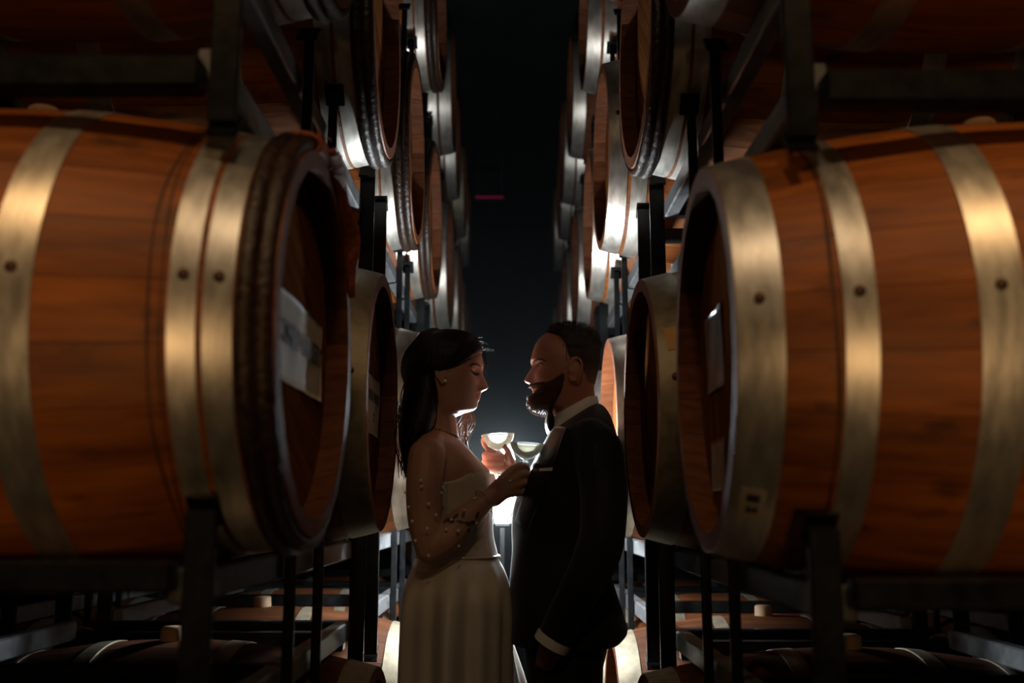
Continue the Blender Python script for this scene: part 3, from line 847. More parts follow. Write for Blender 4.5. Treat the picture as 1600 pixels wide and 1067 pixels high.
    hp.append(capsules([pw(676, 540), pw(662, 570), pw(662, 600), pw(657, 640), pw(651, 690), pw(650, 735)], [.050, .062, .055, .050, .042, .020]))
    hp.append(capsules([pw(668, 592, -.045), pw(662, 640, -.06), pw(652, 672, -.075), pw(643, 705, -.06), pw(642, 760, -.04)], [.028, .036, .036, .026, .008]))
    hp.append(capsules([pw(672, 590, .045), pw(664, 640, .06), pw(655, 680, .075), pw(650, 720, .06)], [.03, .04, .036, .012]))
    hp.append(capsules([pw(652, 545, 0), pw(652, 570, -.01), pw(655, 595, -.02)], [.022, .030, .028]))
    HV, HF = fuse(hp, .0042, 3, .5)
    rng = np.random.RandomState(3)
    HV = HV + (0.0012 * np.sin(HV[:, 1:2] * 900 + 5 * np.sin(HV[:, 2:3] * 30))) * np.array((1, .3, 0))
    hair = put('hair', HV, HF, M['hair_b']); hair['label'] = 'long dark hair swept back from the face'
    # loose strands
    mb = MB()
    for i in range(70):
        t = rng.rand(); x0 = 642 + 10 * rng.randn(); dy = rng.uniform(-.07, .06)
        pts = [pw(x0 + 8, 590 + 30 * t, dy), pw(x0 - 5 + 4 * rng.randn(), 640 + 10 * t, dy), pw(x0 - 6 + 4 * rng.randn(), 690, dy), pw(x0 + 2 + 5 * rng.randn(), 730 + 20 * rng.rand(), dy * .8)]
        V2, F2 = tube(spline(pts, 4), .0009, 4); mb.add(V2, F2)
    for i in range(26):     # flyaways over the forehead, caught by the back light
        x0, y0 = rng.uniform(722, 752), 0; y0 = np.interp(x0, [722, 735, 752], [524, 531, 547])
        ln = rng.uniform(8, 24); a = rng.uniform(-.5, .6)
        pts = [pw(x0 - 3, y0 + 3, rng.uniform(-.02, .03)), pw(x0 + ln * .4 * math.cos(a), y0 - ln * .35 * math.sin(a) - 2, .01), pw(x0 + ln * math.cos(a), y0 - ln * math.sin(a) * .8 + rng.uniform(-2, 8), .02 * rng.randn())]
        V2, F2 = tube(spline(pts, 4), [.0007] * 9, 4); mb.add(V2, F2)
    for i in range(8):
        x0 = rng.uniform(752, 755); y0 = rng.uniform(548, 560)
        pts = [pw(x0 - 3, y0 - 6, .015), pw(x0 + rng.uniform(3, 7), y0 + 8, .018), pw(x0 + rng.uniform(2, 8), y0 + rng.uniform(14, 32), .02)]
        V2, F2 = tube(spline(pts, 4), .0006, 4); mb.add(V2, F2)
    o = put('loose_strands', mb.V, mb.F, M['hair_b'], hair); o['kind'] = 'stuff'
    mb = MB()   # the curled lock over the far shoulder, its lighter brown standing in for back light
    for i in range(24):
        ph = rng.rand() * 6.28; r = .015 * math.sqrt(rng.rand()); a0 = rng.rand() * 6.28
        pts = []
        for q in range(9):
            f = q / 8; xx = np.interp(f, [0, .3, .55, .8, 1], [724, 731, 728, 727, 736]); yv = 636 + 124 * f
            c = pw(xx, yv, .115 - .02 * f)
            sw = r * (1 + .5 * math.sin(f * 8))
            pts.append(c + np.array((sw * math.cos(a0 + f * 5) + .012 * math.sin(f * 10 + ph * .25), sw * math.sin(a0 + f * 5), 0)))
        V2, F2 = tube(spline(pts, 3), .0011, 4); mb.add(V2, F2)
    o = put('curled_lock', mb.V, mb.F, M['hair_lit'], hair); o['label'] = 'curled lock over the far shoulder, painted a backlit brown'
    # earring, necklace, bracelet
    c = pw(697, 600.5); e = project(B, (c[0], PY - .2, c[2]), (0, 1, 0), .003)
    V2, F2 = ball(e, .0048, 10, 7); er = put('earring', V2, F2, M['pearl'])
    V2, F2 = ball(e + np.array((.001, -.0005, .008)), .003, 8, 6); put('stud', V2, F2, M['gold'], er)
    mb = MB()
    for i in range(60):
        t = 2 * math.pi * i / 60
        c = pw(689 + 25 * math.cos(t) , 675 + 9.5 * math.cos(t))
        o0 = Vector((c[0] + .12 * math.cos(t), PY + .12 * math.sin(t), c[2])); q = B.ray_cast(o0, (Vector((pw(689, 675)[0], PY, c[2])) - o0).normalized())
        if q[0] is not None and (q[0] - Vector((pw(689, 675)[0], PY, c[2]))).length < .085:
            V2, F2 = ball(np.array(q[0] + q[1] * .0012), .0023, 6, 4); mb.add(V2, F2)
    o = put('necklace', mb.V, mb.F, M['dark_chain']); o['label'] = 'dark beaded necklace'
    # ------------------ gown
    bod = [(740, 643, 774.5, .149), (750, 643, 775.5, .149), (765, 643.5, 774.5, .144), (800, 645, 770.5, .131), (835, 647.5, 771, .118), (862, 651, 777, .122), (872, 651, 779, .124)]
    L = spline(np.array(bod), 6); n = 72; rings = []
    for li, r in enumerate(L):
        ring = ellipse_ring(r[1], r[2], r[0], r[3], n=n)
        if li < 14:   # scalloped top edge: dips under the arm and at the back, rises over the bust
            out = []
            for k, p in enumerate(ring):
                t = 2 * math.pi * k / n; fr = math.cos(t)
                ang = math.degrees(math.acos(max(-1, min(1, fr))))
                dip = np.interp(ang, [0, 18, 45, 68, 85, 110, 180], [.010, .002, .0, .004, .022, .034, .034])
                f = 1 - li / 14
                out.append((p[0], p[1], p[2] - dip * f))
            ring = out
        rings.append(ring)
    inner = [[(p[0] + (rings[0][0][0] * 0) , p[1], p[2]) for p in r] for r in rings[:1]]
    cx = np.mean([p[0] for p in rings[0]])
    inn = [[((p[0] - cx) * .965 + cx, (p[1] - PY) * .965 + PY, p[2] - .001) for p in rings[0]], [((p[0] - cx) * .95 + cx, (p[1] - PY) * .95 + PY, p[2] - .02) for p in rings[0]]]
    Vb, Fb = loft(inn[::-1] + rings, False)
    bodice = put('bodice', Vb, Fb, M['ivory']); bodice['label'] = 'boned strapless ivory bodice'
    BB = bvh_of(Vb, Fb)
    for k, pix in enumerate(([(723, 747), (728, 790), (726, 830), (722, 868)], [(742, 745), (748, 790), (746, 830), (748, 867)], [(700, 765), (700, 800), (694, 840), (690, 872)], [(760, 746), (764, 790), (762, 830), (768, 866)])):
        pts = []
        for p in spline(np.array(pix, float), 8):
            o = pw(*p); q = project(BB, (o[0], PY - .4, o[2]), (0, 1, 0), .0006)
            if q is not None: pts.append(q)
        if len(pts) > 3:
            V2, F2 = tube(pts, .0018, 6); put('seam', V2, F2, M['ivory'], bodice)
    ring = [tuple(np.array(p) + np.array(((p[0] - cx) * .012, (p[1] - PY) * .012, 0))) for p in ellipse_ring(650.5, 779, 869, .1245, n=n)]
    V2, F2 = tube(ring + [ring[0]], .004, 8); put('waist_seam', V2, F2, M['ivory'], bodice)
    # skirt to the floor
    sk = [(866, 651, 777.5, .123, 0), (876, 648, 781, .134, .002), (890, 643, 788, .155, .004), (908, 636, 794, .175, .006), (930, 630.5, 797, .195, .010), (960, 628, 798, .21, .014), (1000, 627, 797.5, .225, .018), (1067, 627, 797, .25, .022)]
    n = 144; rings = []
    L = spline(np.array(sk), 6)
    zl = pw(700, 1067)[2]
    rows = [(r[0], r[1], r[2], r[3], r[4], None) for r in L]
    for f in np.linspace(.12, 1, 9): rows.append((1067, 627 + 3 * f, 797 + 6 * f, .25 + .10 * f, .022 + .012 * f, zl * (1 - f) + .004 * f))
    for (py_, xa, xb, hw, amp, zz) in rows:
        ring = ellipse_ring(xa, xb, py_, hw, n=n, pow_=2.2)
        out = []
        for k, p in enumerate(ring):
            t = 2 * math.pi * k / n
            fold = 1.7 * amp * (.6 * math.cos(8 * t + .6) + .4 * math.cos(13 * t + 2.1) + .25 * math.cos(5 * t + 1.0))
            c = np.array(((ring[0][0] + ring[n // 2][0]) / 2, PY, p[2])); dv = np.array(p) - c
            rad = np.linalg.norm(dv) + 1e-9
            k_edge = abs(math.sin(t)) ** .7       # keep the side outline where the photograph has it
            q = c + dv * (1 + fold * k_edge / rad)
            z = p[2] if zz is None else zz
            # the far front of the skirt sweeps on behind the man's legs
            low = max(0, min(1, (.98 - z) / .25))
            q[0] += .13 * low * max(0, math.sin(t)) * max(0, math.cos(t) + .25)
            out.append((q[0], q[1], z))
        rings.append(out)
    Vs, Fs = loft(rings, False)
    skirt = put('skirt', Vs, Fs, M['ivory']); skirt['label'] = 'full ivory skirt with soft folds'
    # ------------------ sheer sleeve with pearl flowers on the near arm
    path = spline(np.array([pw(664, 748, -.163), pw(663, 790, -.172), pw(664, 830, -.178), pw(669, 861, -.178), pw(690, 853, -.176), pw(715, 826, -.160), pw(742, 800, -.143), pw(766, 778, -.128)]), 5)
    rr = np.interp(np.linspace(0, 1, len(path)), [0, .08, .3, .5, .62, .8, .95, 1], [.058, .0585, .056, .050, .049, .043, .031, .027])
    Vt, Ft = tube(path, rr, 28, caps=False)
    sl = put('tulle_sleeve', Vt, Ft, M['tulle']); sl['label'] = 'sheer tulle sleeve dotted with pearl flowers'
    BT = bvh_of(Vt, Ft)
    fl_px = [(659, 751), (692, 761), (634, 770), (660, 760), (671, 787), (682, 804), (646, 814), (669, 825), (698, 827), (716, 829), (651, 844), (671, 867), (717, 853), (725, 797), (741, 778), (797, 750), (744, 817), (690, 770), (640, 792), (705, 812)]
    fm_ = MB()
    for k in range(5):
        a = 2 * math.pi * k / 5
        fm_.add(*ball((.0026 * math.cos(a), .0026 * math.sin(a), .001), (.0019, .0019, .0015), 6, 4))
    fm_.add(*ball((0, 0, .002), .0014, 6, 4))
    fd = mesh_data('pearl_flower', fm_.V, fm_.F, [M['pearl']])
    for (x, y) in fl_px:
        o = pw(x, y, -.2); h = BT.ray_cast(Vector((o[0], PY - .5, o[2])), Vector((0, 1, 0)))
        if h[0] is None:
            h = B.ray_cast(Vector((o[0], PY - .5, o[2])), Vector((0, 1, 0)))
        if h[0] is None: continue
        nrm = h[1] if h[1].y < 0 else -h[1]
        link('pearl_flower', fd, sl, loc=tuple(np.array(h[0]) - ox), rot=nrm.to_track_quat('Z', 'X').to_euler())
    # bracelet of dark beads at the wrist
    mb = MB(); c = pw(757, 783, -.133); ax = pw(768, 775, -.125) - pw(748, 791, -.138); u, v = frame_axes(ax, np.array((0, 0, 1.)))
    for i in range(26):
        t = 2 * math.pi * i / 26; mb.add(*ball(c + .0325 * (math.cos(t) * u + math.sin(t) * v) + ax * .05 * math.sin(2 * t), .0022, 6, 4))
    o = put('bracelet', mb.V, mb.F, M['gold']); o['label'] = 'fine beaded bracelet'
    # tattoo: a leafy branch on the forearm
    def decal(name, polys):
        mb = MB()
        for poly in polys:
            pts = []
            for x, y in poly:
                o = pw(x, y, -.16); q = project(B, (o[0], PY - .5, o[2]), (0, 1, 0), .0009)
                if q is None: break
                pts.append(q)
            else:
                c = np.mean(pts, axis=0) + np.array((0, -.0006, 0)); k = len(pts)
                mb.add(pts + [c], [(i, (i + 1) % k, k) for i in range(k)])
        o = put(name, mb.V, mb.F, M['tattoo'], bd); o['label'] = 'dark leafy tattoo on the forearm'
    polys = []
    def leaf(x, y, a, l, wd):
        return [(x + l * t * math.cos(a) - wd * math.sin(math.pi * t) * math.sin(a) * sg, y + l * t * math.sin(a) + wd * math.sin(math.pi * t) * math.cos(a) * sg) for sg, ts in ((1, (0, .2, .4, .6, .8, 1)), (-1, (.8, .6, .4, .2))) for t in ts]
    for x, y, a, l, wd in ((693, 817, -.6, 15, 2.6), (699, 813, .15, 14, 3.2), (708, 811, -.7, 13, 2.8), (713, 813, .3, 15, 2.6), (722, 810, -1.1, 11, 3), (726, 815, .5, 13, 3.2), (733, 817, -.2, 12, 3), (738, 822, .9, 10, 2.4), (743, 812, -1.2, 15, 2.6), (734, 824, 1.9, 9, 2)):
        polys.append(leaf(x, y, a, l, wd))
    polys.append(leaf(692, 818, .02, 52, 1.0))
    decal('tattoo', polys)
    return E

def smooth_grid(a, k):
    for _ in range(k):
        b = np.pad(a, ((1, 1), (0, 0)), 'edge'); b = .25 * b[:-2] + .5 * b[1:-1] + .25 * b[2:]
        a = .25 * np.roll(b, 1, 1) + .5 * b + .25 * np.roll(b, -1, 1)
    return a

# ================================================================== the groom
def build_groom():
    E = empty('person', (pw(885, 800)[0], PY, 0))
    tag(E, 'bearded man in black tuxedo with bow tie, one hand in trouser pocket, holding a coupe', 'person')
    ox = np.array(E.location)
    def put(name, V, F, mat, par=E, smooth=True, fmat=None):
        return obj(name, np.array(V) - ox, F, mat, par, smooth, fmat)
    front = [(514, 890), (517, 866), (521, 853), (528, 843.5), (535, 838), (542, 834.6), (550, 832), (557, 830.5), (563, 828.8), (567, 829), (571, 830.8), (574, 830.4), (579, 827.3), (584, 824.2), (589, 821), (593, 818.6), (595.5, 818.6), (598, 821.5), (599.5, 827.5), (602, 829.3), (605, 829.3), (607.2, 830.2), (609.4, 833.6), (611, 832), (613.5, 831.3), (616, 833.8), (620, 835), (626, 833.5), (632, 834), (636, 838), (639, 845), (641, 855), (645, 864)]
    base = [(514, 890), (517, 866), (521, 853), (528, 843.5), (535, 838), (542, 834.8), (550, 833), (560, 832), (570, 833), (582, 834.5), (595, 835), (610, 835.5), (620, 836), (626, 836), (632, 836.5), (636, 839), (639, 845), (641, 855), (645, 864)]
    back = [(514, 894), (517, 912), (522, 922), (530, 930), (540, 934.5), (555, 936.5), (570, 936), (585, 932.5), (600, 929), (615, 927.5), (645, 926)]
    width = [(514, .004), (517, .034), (522, .050), (530, .062), (545, .073), (562, .077), (580, .076), (595, .073), (608, .070), (620, .066), (630, .062), (638, .056), (645, .052)]
    point = [(514, 2.2), (545, 2.45), (580, 2.25), (605, 2.1), (622, 1.95), (638, 1.8), (645, 2)]
    sig = [(514, .05), (556, .04), (566, .024), (574, .014), (588, .0155), (597, .019), (603, .024), (615, .024), (630, .028), (645, .03)]
    H = Head(-1, front, base, back, width, point, sig, (842, 574), (828, 596))
    parts = [H.mesh()]
    parts.append(capsules([pw(895, 608), pw(898, 632), pw(901, 665)], [.058, .059, .064]))
    parts.append(torso([(660, 876, 928, .07), (690, 868, 945, .14), (760, 838, 945, .16), (860, 815, 935, .15), (960, 815, 940, .16)], yc=0))
    sh_n, sh_f = pw(922, 712, -.165), pw(905, 712, .165)
    # near arm down to the pocket, far arm forward to the glass
    parts.append(capsules([sh_n, pw(940, 770, -.225), pw(946, 842, -.245), pw(908, 920, -.235), pw(866, 1000, -.200), pw(856, 1030, -.165)], [.042, .042, .040, .038, .030, .030]))
    for i in range(4):
        a = pw(849 + 6 * i, 1030, -.155 + .004 * i); parts.append(capsules([a, a + np.array((-.012, .01, -.045)), a + np.array((-.016, .02, -.075))], [.012, .010, .009]))
    parts.append(capsules([pw(850, 1018, -.17), pw(843, 1036, -.15), pw(842, 1052, -.14)], [.013, .011, .009]))
    parts.append(capsules([sh_f, pw(900, 780, .225), pw(882, 815, .22)], [.05, .045, .04]))
    wr = pw(812, 742, .165)
    parts.append(capsules([pw(882, 815, .22), pw(850, 778, .195), wr], [.042, .036, .027]))
    # far hand: palm toward the camera, fingers closed round the stem, index along the bowl
    K = [(770, 701), (766, 711), (766, 721), (769, 731)]
    for i, (kx, ky) in enumerate(K):
        parts.append(capsules([pw(808, 733 + 5 * i, .168), pw(788, (740 + ky) / 2 + 2 * i, .178), pw(kx, ky, .168)], [.017, .0165, .0125]))
    parts.append(capsules([pw(800, 736, .150), pw(780, 727, .155)], [.021, .019]))
    parts.append(capsules([pw(770, 701, .168), pw(760, 697, .155), pw(756, 689, .135), pw(757.5, 682, .122)], [.0115, .0098, .009, .0078]))
    for (kx, ky) in K[1:]:
        parts.append(capsules([pw(kx, ky, .168), pw(758, ky, .152), pw(760, ky + 1, .127), pw(773, ky + 2, .114), pw(786, ky + 2.5, .113)], [.0112, .0098, .0094, .0088, .0076]))
    parts.append(capsules([pw(800, 728, .150), pw(796, 714, .128), pw(793, 704, .118), pw(789, 698, .115)], [.0155, .0118, .0100, .0085]))
    # ears
    for sg in (-1, 1):
        c = pw(896, 583.5); k = 17.5 / 573.0; yy = PY + sg * .077
        pts = []
        for q in range(17):
            a = math.radians(155 - q * 285 / 16)       # front top, over, behind, down to the lobe
            tw = .0
            pts.append((c[0] + k * .56 * math.cos(a) - .10 * k * math.sin(a) * -1, yy + sg * (.002 + .013 * max(0, math.cos(a * .9))), c[2] + k * 1.0 * math.sin(a)))
        parts.append(capsules(pts, [.0040] + [.0043] * 12 + [.005, .006, .006, .0045], n=8, sub=2))
        parts.append(ball((c[0] + k * .05, yy - sg * .001, c[2] - k * .05), (k * .45, .0055, k * .75), 12, 8))
        parts.append(capsules([(c[0] - k * .42, yy, c[2] + k * .2), (c[0] - k * .45, yy + sg * .003, c[2] - k * .1), (c[0] - k * .30, yy, c[2] - k * .45)], [.004, .005, .004], n=8))
    V, F = fuse(parts, .0034, 4, .5)
    Fc = np.array([V[list(f)].mean(axis=0) for f in F])
    zt, zb = pw(830, 605.5)[2], pw(830, 615)[2]
    fm = ((Fc[:, 2] < zt) & (Fc[:, 2] > zb) & (Fc[:, 0] < pw(842, 610)[0]) & (abs(Fc[:, 1] - PY) < .024)).astype(int)
    # cropped sides of the head
    def hairline(py): return interp([(505, 838), (517, 848), (523, 858), (532, 872), (540, 878), (550, 881), (560, 882), (574, 884), (580, 888), (584, 906), (600, 909), (612, 915), (618, 940)], py)
    bd = put('body', V, F, [M['skin_g'], M['lips_g']], fmat=fm)
    B = bvh_of(V, F)
    px = H.px; py = H.py[:, None] * np.ones_like(px)
    d = (px - hairline(py)) / 573.0
    crop = np.clip((575 - py) / 45, 0, 1)                 # long on top, faded to skin at the sides
    off = np.where(d > 0, np.minimum(.0022 + .0085 * crop, d * .5 + .0003), -.006)
    top = np.clip((530 - py) / 12, 0, 1); off = off + top * np.where(d > 0, .004, 0)
    off = np.where(py > 604, -.006, off)
    off = np.where((d > 0) & (py > 548), np.minimum(off, .0012 + .004 * crop), off)
    off = smooth_grid(off, 3); HV, HF = H.mesh(np.maximum(off, -.006))
    hair = put('hair', HV, HF, M['fade']); hair['label'] = 'short brown hair faded at the sides'
    set_density(hair, smooth_grid(np.where(py > 604, 0, np.clip(d / .022, 0, 1) * np.clip((612 - py) / 40, .0, 1)), 2))
    rng = np.random.RandomState(4)
    def bristles(name, cond, count, l0, l1, rad, mat, par, bias):
        idx = np.argwhere(cond); mb = MB()
        for i, k in idx[rng.randint(0, len(idx), count)]:
            p = H.G[i, k] + H.N[i, k] * max(off2[i, k], 0); n = H.N[i, k] + np.array(bias) + rng.randn(3) * .22; n = n / np.linalg.norm(n)
            l = rng.uniform(l0, l1); tang = rng.randn(3) * .12
            V2, F2 = tube([p - n * .002, p + n * l * .6, p + (n + tang) * l], [rad, rad * .8, rad * .2], 3); mb.add(V2, F2)
        o = put(name, mb.V, mb.F, mat, par); o['kind'] = 'stuff'
    off2 = off
    bristles('hair_tips', (off > .0075), 1500, .004, .011, .0005, M['hair_g'], hair, (.15, 0, .35))
    off2 = np.zeros_like(off)
    bristles('hairline_fuzz', (d > -.006) & (d < .012) & (py > 518) & (py < 572), 1400, .002, .006, .0004, M['hair_g'], hair, (.6, 0, .1))
    # beard: from the sideburn in front of the ear round the chin, moustache
    def beardline(py): return interp([(560, 886), (574, 883), (580, 877), (588, 872), (593, 867), (597, 861), (600, 854), (603, 844), (605, 836), (607, 839), (611, 838), (615, 833), (618, 820), (650, 820)], py)
    bb = interp([(575, 890), (590, 885), (600, 882), (615, 877), (625, 871), (635, 865), (645, 863)], py)
    wgt = np.minimum(np.clip((px - beardline(py)) / 6, 0, 1), np.clip((bb - px) / 6, 0, 1)) * np.clip((py - 576) / 8, 0, 1)
    must = np.exp(-((py - 603.4) / 2.4) ** 2) * np.clip((852 - px) / 5, 0, 1)
    thick = np.interp(py, [576, 592, 604, 618, 630, 645], [.0012, .003, .0055, .0105, .0145, .0125]) * np.clip(1.25 - (px - 830) / 90, .35, 1.1)
    ob = np.maximum(wgt * thick, must * .0042) - .0004
    ob = np.where(np.maximum(wgt, must) < .06, -.006, ob)
    low = np.clip((py - 632) / 10, 0, 1)
    BV, BF = H.mesh(np.maximum(smooth_grid(ob, 2), -.006))
    beard = put('beard', BV, BF, M['beard_soft'])
    wsoft = np.minimum(np.clip((px - beardline(py) + 3) / 22, 0, 1), np.clip((bb - px + 2) / 14, 0, 1)) * np.clip((py - 572) / 26, 0, 1)
    set_density(beard, smooth_grid(np.maximum(wsoft, must * .8), 2)); beard['label'] = 'full brown beard'
    off2 = smooth_grid(ob, 2)
    bristles('beard_bristles', (ob > .0035) & (py > 598), 3600, .003, .0085, .00045, M['bristle'], beard, (-.15, 0, -.45))
    off2 = np.zeros_like(off)
    bristles('beard_edge', (np.maximum(wgt, must * .8) > .02) & (np.maximum(wgt, must) < .7) & (py > 578), 1300, .002, .005, .0004, M['beard'], beard, (.1, 0, -.6))
    def stroke(name, pix, rad, mat, lift=.0006):
        pts = []
        for p in spline(np.array(pix, float), 5):
            o = pw(p[0], p[1]); q = project(B, (o[0], PY - .25, o[2]), (0, 1, 0), lift)
            if q is not None: pts.append(q)
        if len(pts) > 2:
            m = len(pts); V2, F2 = tube(pts, [rad * (.4 + .6 * math.sin(math.pi * (i + .5) / m)) for i in range(m)], 6); return put(name, V2, F2, mat, bd)
    stroke('eyebrow', [(833, 567.5), (839, 565.5), (846, 566.5), (852, 570)], .0030, M['beard'])
    stroke('eyelid', [(836.5, 573.5), (840, 571.5), (844, 571.5), (848, 574)], .0017, M['lash'])
    c = pw(841.5, 574.2); q = project(B, (c[0], PY - .25, c[2]), (0, 1, 0), -.0075)
    if q is not None:
        V2, F2 = ball(q, .0098, 14, 10); e = put('eye', V2, F2, M['eye'])
        V2, F2 = ball(q + np.array((-.0055, -.0052, .0002)), .0042, 10, 8); put('iris', V2, F2, M['iris'], e)
    # ------------------ shirt: collar, front, cuff; bow tie
    cl = []
    def collar_ring(f, grow, dz):
        out = []
        for k in range(48):
            t = 2 * math.pi * k / 48; ct = math.cos(t)
            fx = .5 - .5 * ct       # 0 at the back (+x), 1 at the throat
            x = np.interp(fx, [0, 1], [932.5, 864]); y = np.interp(fx, [0, .25, .6, 1], [620, 624, 638, 652]) + dz
            c = pw(x, y); hw = .066 + grow
            cx_ = pw(898, y)[0]
            out.append((c[0] + grow * ct, PY + hw * math.sin(t), c[2]))
        return out
    Vc, Fc2 = loft([collar_ring(0, -.004, 14), collar_ring(0, -.002, 0), collar_ring(0, .002, -.5), collar_ring(0, .006, 13), collar_ring(0, .004, 22)], False)
    shirt = put('shirt', Vc, Fc2, M['shirt']); shirt['label'] = 'white dress shirt with stand collar'
    Vf, Ff = torso([(648, 866, 905, .05), (680, 856, 905, .07), (730, 842, 905, .08), (800, 822, 905, .08)], yc=0)
    put('shirt_front', Vf, Ff, M['shirt'], shirt)
    # bow tie
    bt = MB(); c = pw(861, 660)
    for sg in (-1, 1):
        rings = []
        for t, hz, hx in ((.0, .010, .008), (.014, .014, .010), (.04, .026, .012), (.058, .028, .010), (.066, .024, .006)):
            rings.append([(c[0] - .004 + hx * math.cos(a), PY + sg * t, c[2] + hz * math.sin(a) * (1 + .12 * math.cos(3 * a))) for a in np.linspace(0, 2 * math.pi, 17)[:-1]])
        V2, F2 = loft(rings); bt.add(V2, F2)
    V2, F2 = ball((c[0] - .006, PY, c[2]), (.011, .010, .014), 10, 8); bt.add(V2, F2)
    put('bow_tie', bt.V, bt.F, M['satin'])
    # ------------------ jacket
    jk = [torso([(649, 872, 931, .068, .034), (653, 866, 941, .105, .032), (662, 860, 951, .155, .024), (673, 856, 958, .190, .014), (686, 852, 962, .203, .006), (705, 843, 964, .205, 0), (730, 829, 965, .200, 0), (775, 807, 962, .190, 0), (825, 800, 953, .175, 0), (870, 798.5, 951, .170, 0), (916, 797.5, 960, .185, 0), (960, 797.5, 972, .20, 0), (985, 797.5, 979, .205, 0), (1002, 798, 966, .205, 0)], sub=5, n=56, pow_=2.4)]
    jk.append(capsules([pw(922, 690, -.165), pw(938, 715, -.198), pw(942, 775, -.230), pw(941, 842, -.245), pw(908, 918, -.236), pw(872, 990, -.212)], [.060, .064, .060, .056, .052, .044]))
    jk.append(capsules([pw(912, 690, .165), pw(920, 715, .2), pw(905, 785, .232), pw(884, 816, .225)], [.06, .062, .058, .053]))
    jk.append(capsules([pw(884, 816, .225), pw(852, 782, .2), pw(824, 756, .178)], [.052, .046, .038]))
    JV, JF = fuse(jk, .006, 5, .5)
    # soft cloth folds
    JV = JV + .0022 * np.stack([np.sin(JV[:, 2] * 34 + JV[:, 1] * 21), np.sin(JV[:, 2] * 41 + JV[:, 0] * 33), 0 * JV[:, 2]], 1)
    jacket = put('jacket', JV, JF, M['tux']); jacket['label'] = 'black tuxedo jacket'
    BJ = bvh_of(JV, JF)
    def patch(name, poly, mat, par, lift, n=9, thick=.003):
        """four-corner cloth patch laid on the jacket: poly = corner pixels"""
        A, Bq, Cq, D = [np.array(p, float) for p in poly]; V2 = []; ok = True
        for i in range(n + 1):
            for j in range(n + 1):
                p = (A * (1 - i / n) + Bq * i / n) * (1 - j / n) + (D * (1 - i / n) + Cq * i / n) * j / n
                o = pw(p[0], p[1], -.2); q = project(BJ, (o[0], PY - .6, o[2]), (0, 1, 0), lift)
                if q is None: q = np.array((o[0], PY - .02, o[2]))
                V2.append(q)
        k = len(V2); V2 += [v + np.array((0, thick, 0)) for v in V2]; F2 = []
        W = n + 1
        for i in range(n):
            for j in range(n):
                a = i * W + j; F2.append((a, a + W, a + W + 1, a + 1)); F2.append((a + k, a + 1 + k, a + W + 1 + k, a + W + k))
        for i in range(n):
            for (a, b) in ((i * W, (i + 1) * W), (i * W + n, (i + 1) * W + n), (i, i + 1), (n * W + i, n * W + i + 1)): F2.append((a, b, b + k, a + k))
        return put(name, V2, F2, mat, par)
    patch('lapel', [(872, 662), (887, 668), (862, 735), (836, 722)], M['satin'], jacket, .004, 12)
    patch('lapel_lower', [(836, 722), (862, 735), (828, 830), (806, 815)], M['satin'], jacket, .004, 12)
    ps = patch('pocket_square', [(845.5, 731.5), (866, 729.5), (865, 735.5), (846, 736.5)], M['shirt'], jacket, .005, 5)
    ps['label'] = 'white folded pocket square'
    patch('sleeve_seam', [(930, 690), (931, 690), (922, 760), (921, 760)], M['satin'], jacket, .001, 8, .001)
    c = pw(801, 916, -.04); V2, F2 = ball(c, (.006, .008, .008), 10, 7); put('jacket_button', V2, F2, M['satin'], jacket)
    # cuffs
    def cuff(a, b, r0, r1, name):
        V2, F2 = tube([a, a + (b - a) * .5, b], [r0, (r0 + r1) / 2, r1], 28, caps=False)
        V3, F3 = tube([b, a], [r1 - .003, r0 - .003], 28, caps=False)
        mb = MB().add(V2, F2); mb.add(V3, F3); put(name, mb.V, mb.F, M['shirt'], shirt)
    cuff(pw(868, 995, -.210), pw(861, 1008, -.207), .046, .046, 'cuff')
    cuff(pw(826, 757, .178), pw(812, 744, .166), .035, .034, 'cuff')
    # ------------------ trousers and shoes
    hx = pw(880, 960)[0]
    tr = [torso([(950, 815, 945, .165), (985, 816, 950, .17), (1020, 819, 946, .17), (1050, 821, 938, .165)], yc=0, n=48)]
    for sg in (-1, 1):
        yy = PY + sg * .095; sx = .0 if sg < 0 else .02
        tr.append(capsules([(hx, yy, .90), (hx - .005 + sx, yy, .70), (hx - .01 + sx, yy, .5), (hx + .01 + sx, yy, .28), (hx + .02 + sx, yy, .11)], [.098, .092, .075, .068, .064]))
    TV, TF = fuse(tr, .008, 5, .5)
    put('trousers', TV, TF, M['tux'])
    for sg in (-1, 1):
        yy = PY + sg * .095; x0 = hx + .04 + (0 if sg < 0 else .02)
        rings = []
        for f, hw, hh in ((0, .028, .05), (.06, .036, .075), (.25, .038, .085), (.5, .042, .062), (.75, .048, .048), (.92, .040, .036), (1, .020, .02)):
            x = x0 + .03 - .29 * f
            rings.append([(x, yy + hw * math.cos(a), max(.0, hh * (.5 + .55 * math.sin(a)))) for a in np.linspace(0, 2 * math.pi, 21)[:-1]])
        V2, F2 = loft(rings); put('shoe', V2, F2, M['shoe'])
    return E
build_bride(); build_groom()

